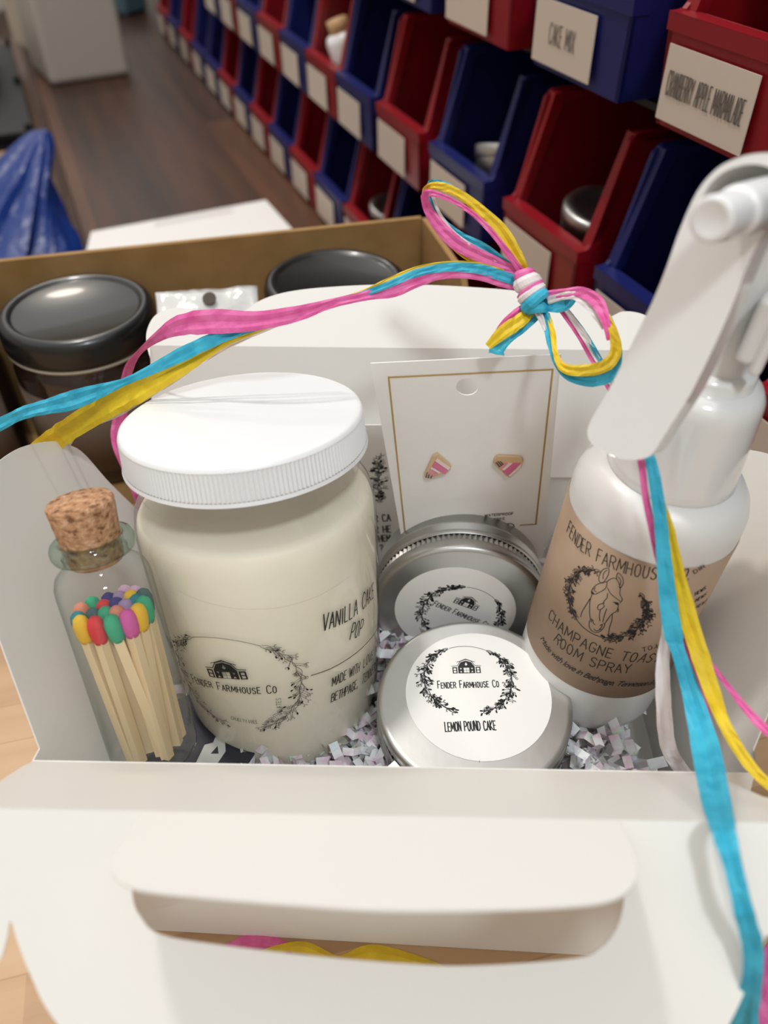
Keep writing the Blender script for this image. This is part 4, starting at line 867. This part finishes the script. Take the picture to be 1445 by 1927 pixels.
ORD = ['first', 'second', 'third', 'fourth', 'fifth', 'sixth', 'seventh', 'eighth', 'ninth', 'tenth', 'eleventh', 'twelfth', 'thirteenth', 'fourteenth', 'fifteenth', 'sixteenth']
tiers = {'bottom': (-8.3, [97.4, 86.6, 75.4, 64.4, 54.0, 44.4, 34.9, 25.4, 15.9, 6.3, -3.3, -13.2, -24, -35], 'rbrbbrbrbrbrbr'),
         'middle': (4.3, [46.9, 36.6, 26.6, 16.6, 6.8, -2.7, -12.3, -22.9, -34.2, -46.4, -57.6, -71.0], ''),
         'top': (17.5, [-13, -24.2, -35.6, -47.4, -59.4], '')}
col_mid = {36.6: 'r', 26.6: 'b', 16.6: 'r', 6.8: 'b', -2.7: 'r', -12.3: 'b', -22.9: 'r', -34.2: 'b', -46.4: 'r', -57.6: 'b', -71.0: 'r', 46.9: 'b'}
col_top = {-35.6: 'r', -47.4: 'b', -59.4: 'r', -24.2: 'b', -13: 'r'}
bins = {}
for tn, (z, ts, cs_) in tiers.items():
    ts_s = sorted(ts)                                  # nearest first
    for i, t_ in enumerate(ts):
        c = cs_[i] if tn == 'bottom' else (col_mid[t_] if tn == 'middle' else col_top[t_]); c = 'red' if c == 'r' else 'blue'
        loc = rk(t_-1.4, 0, z)
        if c not in used:
            o = protos[c]; o.location = loc*U; Mx = Matrix.Translation(loc) @ rot_bin.to_4x4(); ROOTM[o] = Mx; o.rotation_euler = Mx.to_euler(); used.add(c)
        else: o = copy_tree(protos[c], loc, rot_bin)
        o['label'] = '%s plastic bin with white label, %s from the near end of the %s row' % (c, ORD[ts_s.index(t_)], tn)
        bins[(tn, t_)] = o
# labels with writing (added after copying so that each stays its own)
bins[('top', -59.4)]['label'] = 'red plastic bin at top right, its label reading apple marmalade'
bins[('top', -47.4)]['label'] = 'blue plastic bin in the top row, left of the red marmalade bin'
bin_text(bins[('top', -59.4)], 'CRANBERRY APPLE MARMALADE', 1.0, .07, 5.2); bin_text(bins[('top', -47.4)], 'CAKE MIX', 1.0, .07, 2.6)
# things stored in the bins
def inbin(key, x, y, z): return ROOTM[bins[key]] @ V((x, y, z))
def stock_tin(key, x, y, z, label, tilt=0):
    t = thing('stock_tin', label, 'tin', inbin(key, x, y, z), Matrix.Rotation(tilt, 3, 'X'), 'tins stored in the bins')
    part('body', MB().lathe([(0, 0), (2.5, 0), (2.6, .2), (2.6, 1.6)], 48), M['alu'], t)
    part('lid', MB().lathe([(2.66, 1.4), (2.7, 1.45), (2.7, 2.2), (2.55, 2.35), (1.9, 2.35), (1.85, 2.3), (0, 2.3)], 48), M['alu'], t)
stock_tin(('middle', -46.4), .9, 3.9, 3.4, 'small silver tin in the middle row red bin left of the spray trigger', R(8)); stock_tin(('middle', -46.4), 1.0, 4.2, .8, 'lower silver tin under another in the middle row red bin')
stock_tin(('middle', -34.2), 1.2, 3.8, 3.4, 'silver tin in the blue bin behind the raffia loop', R(-20)); stock_tin(('bottom', -13.2), -.2, 3.9, 3.6, 'silver tin in the bottom row red bin just behind cardboard tray', R(10))
stock_tin(('middle', -22.9), 2.4, 4.5, 3.0, 'silver tin at the right side of a middle row red bin', R(35))
def stock_bottle(key, x, y, z, h, r, label, tilt, colm, cap):
    t = thing('stock_bottle', label, 'bottle', inbin(key, x, y, z), Matrix.Rotation(tilt, 3, 'Y'), 'small bottles stored in the bins')
    part('body', MB().lathe([(0, 0), (r*.95, 0), (r, .2), (r, h*.7), (r*.9, h*.78), (r*.5, h*.84)], 40), colm, t)
    part('cap', MB().lathe([(r*.5, h*.82), (r*.62, h*.82), (r*.62, h), (0, h)], 32), cap, t)
mcream = mat('cream_bottle', 'd6cbb8', .4); mtan = mat('tan_cap', 'c9a074', .6)
stock_bottle(('middle', -2.7), -.6, 4.0, 3.4, 5.5, 1.6, 'cream bottle with tan cap standing in a red bin, farther one', R(12), mcream, mtan)
stock_bottle(('middle', -2.7), 1.5, 3.2, 2.4, 6.2, 1.7, 'cream bottle with tan cap leaning in a red bin, nearer one', R(-18), M['whiteplastic'], mtan)
stock_bottle(('bottom', -13.2), 2.8, 3.2, 4.2, 4.6, 1.3, 'small bottle with tan cap beside a tin in the bottom row red bin', R(10), mcream, mtan)

# ------------------------------------------------------------------ on the bench and beyond
zb = V((0, 0, BENCH_Z)); up = V((0, 0, 1)); G = lambda u, v, z=BENCH_Z: on(u, v, V((0, 0, z)), up)
sheet = MB().prism([G(150, 455), G(530, 415), G(498, 380), G(170, 440)], (0, 0, .1)); 
sh = thing('paper_sheet', 'white printed paper sheet on the workbench behind the cardboard tray', 'paper', G(330, 420))
a, b, c_, d_ = G(166, 462), G(545, 428), G(500, 378), G(172, 438)
nr_ = [a+(a-d_)*2.0, b+(b-c_)*1.0, c_, d_]
part('sheet', MB().prism(nr_, (0, 0, .12)), M['paper'], sh, True)
ik = MB()
for k in range(4):
    f0 = .10+.13*k; p = [nr_[3].lerp(nr_[2], .35+.0*k), nr_[3].lerp(nr_[2], .8)]; dv = (nr_[0]-nr_[3])*f0*.35
    ik.prism([p[0]+dv+V((0, 0, .13)), p[1]+dv+V((0, 0, .13)), p[1]+dv*1.08+V((0, 0, .13)), p[0]+dv*1.08+V((0, 0, .13))], (0, 0, .01))
part('print', ik, mat('faint_print', 'b8b0b4', .7), sh, True)
def carton(name, label, p0, p1, dep, h, m_, cat, top=None):
    ax = (p1-p0); ax.z = 0; nn = V((-ax.y, ax.x, 0)).normalized()*dep; r_ = .9
    t = thing(name, label, cat, (p0+p1)/2+nn/2)
    part('body', MB().prism([p0, p1, p1+nn, p0+nn], (0, 0, h)), m_, t, True, bevel=r_)
    lid = [p0-(ax.normalized()*.25)-nn.normalized()*.25, p1+ax.normalized()*.25-nn.normalized()*.25, p1+nn+ax.normalized()*.25+nn.normalized()*.25, p0+nn-ax.normalized()*.25+nn.normalized()*.25]
    part('lid', MB().prism([p+V((0, 0, h)) for p in lid], (0, 0, 1.4)), m_, t, True, bevel=.5)
M['bin_white'] = mat('white_container', 'b5ada2', .5)
carton('white_container', 'white plastic container on the far end of the dark workbench, nearer one', G(97, 163), G(247, 141), 14, 17, M['bin_white'], 'container')
carton('white_container', 'white plastic container half hidden behind another at far left', G(52, 122)+V((0, 6, 0)), G(108, 112)+V((0, 6, 0)), 12, 20, mat('cream_container', 'c9bcac', .5), 'container')
carton('teal_carton', 'small teal carton at the far end of the workbench', G(238, 32), G(282, 20), 10, 8, mat('teal_card', '4d6670', .6), 'box')
S = lambda u, v: G(u, v, SIDE_Z)
# black slatted crate, tan block, blue bag on the side table
cr0 = rk(38, sL-13.5, SIDE_Z); crate = thing('slatted_crate', 'black slatted crate at the far left beyond the blue bag', 'crate', rk(60, sL-8, SIDE_Z))
for k in range(5):
    part('slat', MB().prism([rk(40, sL-12.5, SIDE_Z+.2+1.25*k), rk(95, sL-12.5, SIDE_Z+.2+1.25*k), rk(95, sL-2.5, SIDE_Z+.2+1.25*k), rk(40, sL-2.5, SIDE_Z+.2+1.25*k)], (0, 0, .8)), M['black'], crate, True)
for s_ in (-12.5, -3.5):
    for t_ in (40, 66, 94): part('post', MB().prism([rk(t_, sL+s_, SIDE_Z), rk(t_+1, sL+s_, SIDE_Z), rk(t_+1, sL+s_+1, SIDE_Z), rk(t_, sL+s_+1, SIDE_Z)], (0, 0, 7)), M['black'], crate, True)
carton('grey_carton', 'pale grey carton lying on the black slatted crate at far left', rk(62, sL-12, SIDE_Z+7), rk(62, sL-6, SIDE_Z+7), 22, 4, mat('pale_grey', '8f8c86', .5), 'box')
carton('tan_block', 'tan cardboard block between the blue bag and black crate', rk(26, sL-9, SIDE_Z), rk(26, sL-3.5, SIDE_Z), 9, 4.0, mat('tan_card', '96755a', .8), 'box')
bgm = MB(); seg, lev = 48, 22; vs_ = []; bc = S(58, 470)+V((0, 0, 0)); bc = rk(5, sL-14.5, SIDE_Z); apx = at(72, 248, (bc-EYE).dot(V((0, cP, -sP)))+3)
for j in range(lev+1):
    h = j/lev; c = bc.lerp(apx, h**1.1); r_ = 13.0*(1-h)**.75*(1-.25*h)+1.2
    for i in range(seg):
        a = 2*pi*i/seg; n_ = noise.noise((cos(a)*2.2, sin(a)*2.2, h*2.2))*.28+noise.noise((cos(a)*5, sin(a)*5, h*3+4))*.12
        vs_.append(c+V((cos(a)*r_*(1+n_)*.85, sin(a)*r_*(1+n_)*.8, 0)))
bgm.add(vs_, [(j*seg+i, j*seg+(i+1) % seg, (j+1)*seg+(i+1) % seg, (j+1)*seg+i) for j in range(lev) for i in range(seg)]+[tuple(range(seg))[::-1], tuple(lev*seg+i for i in range(seg))], False)
solo('plastic_bag', bgm, M['bag'], 'crumpled blue plastic bag gathered to a point left of the workbench', 'bag')
carton('white_carton', 'small white carton left of the crumpled blue bag', rk(-9, sL-45, SIDE_Z), rk(-9, sL-32, SIDE_Z), 10, 6.0, M['paper'], 'box')
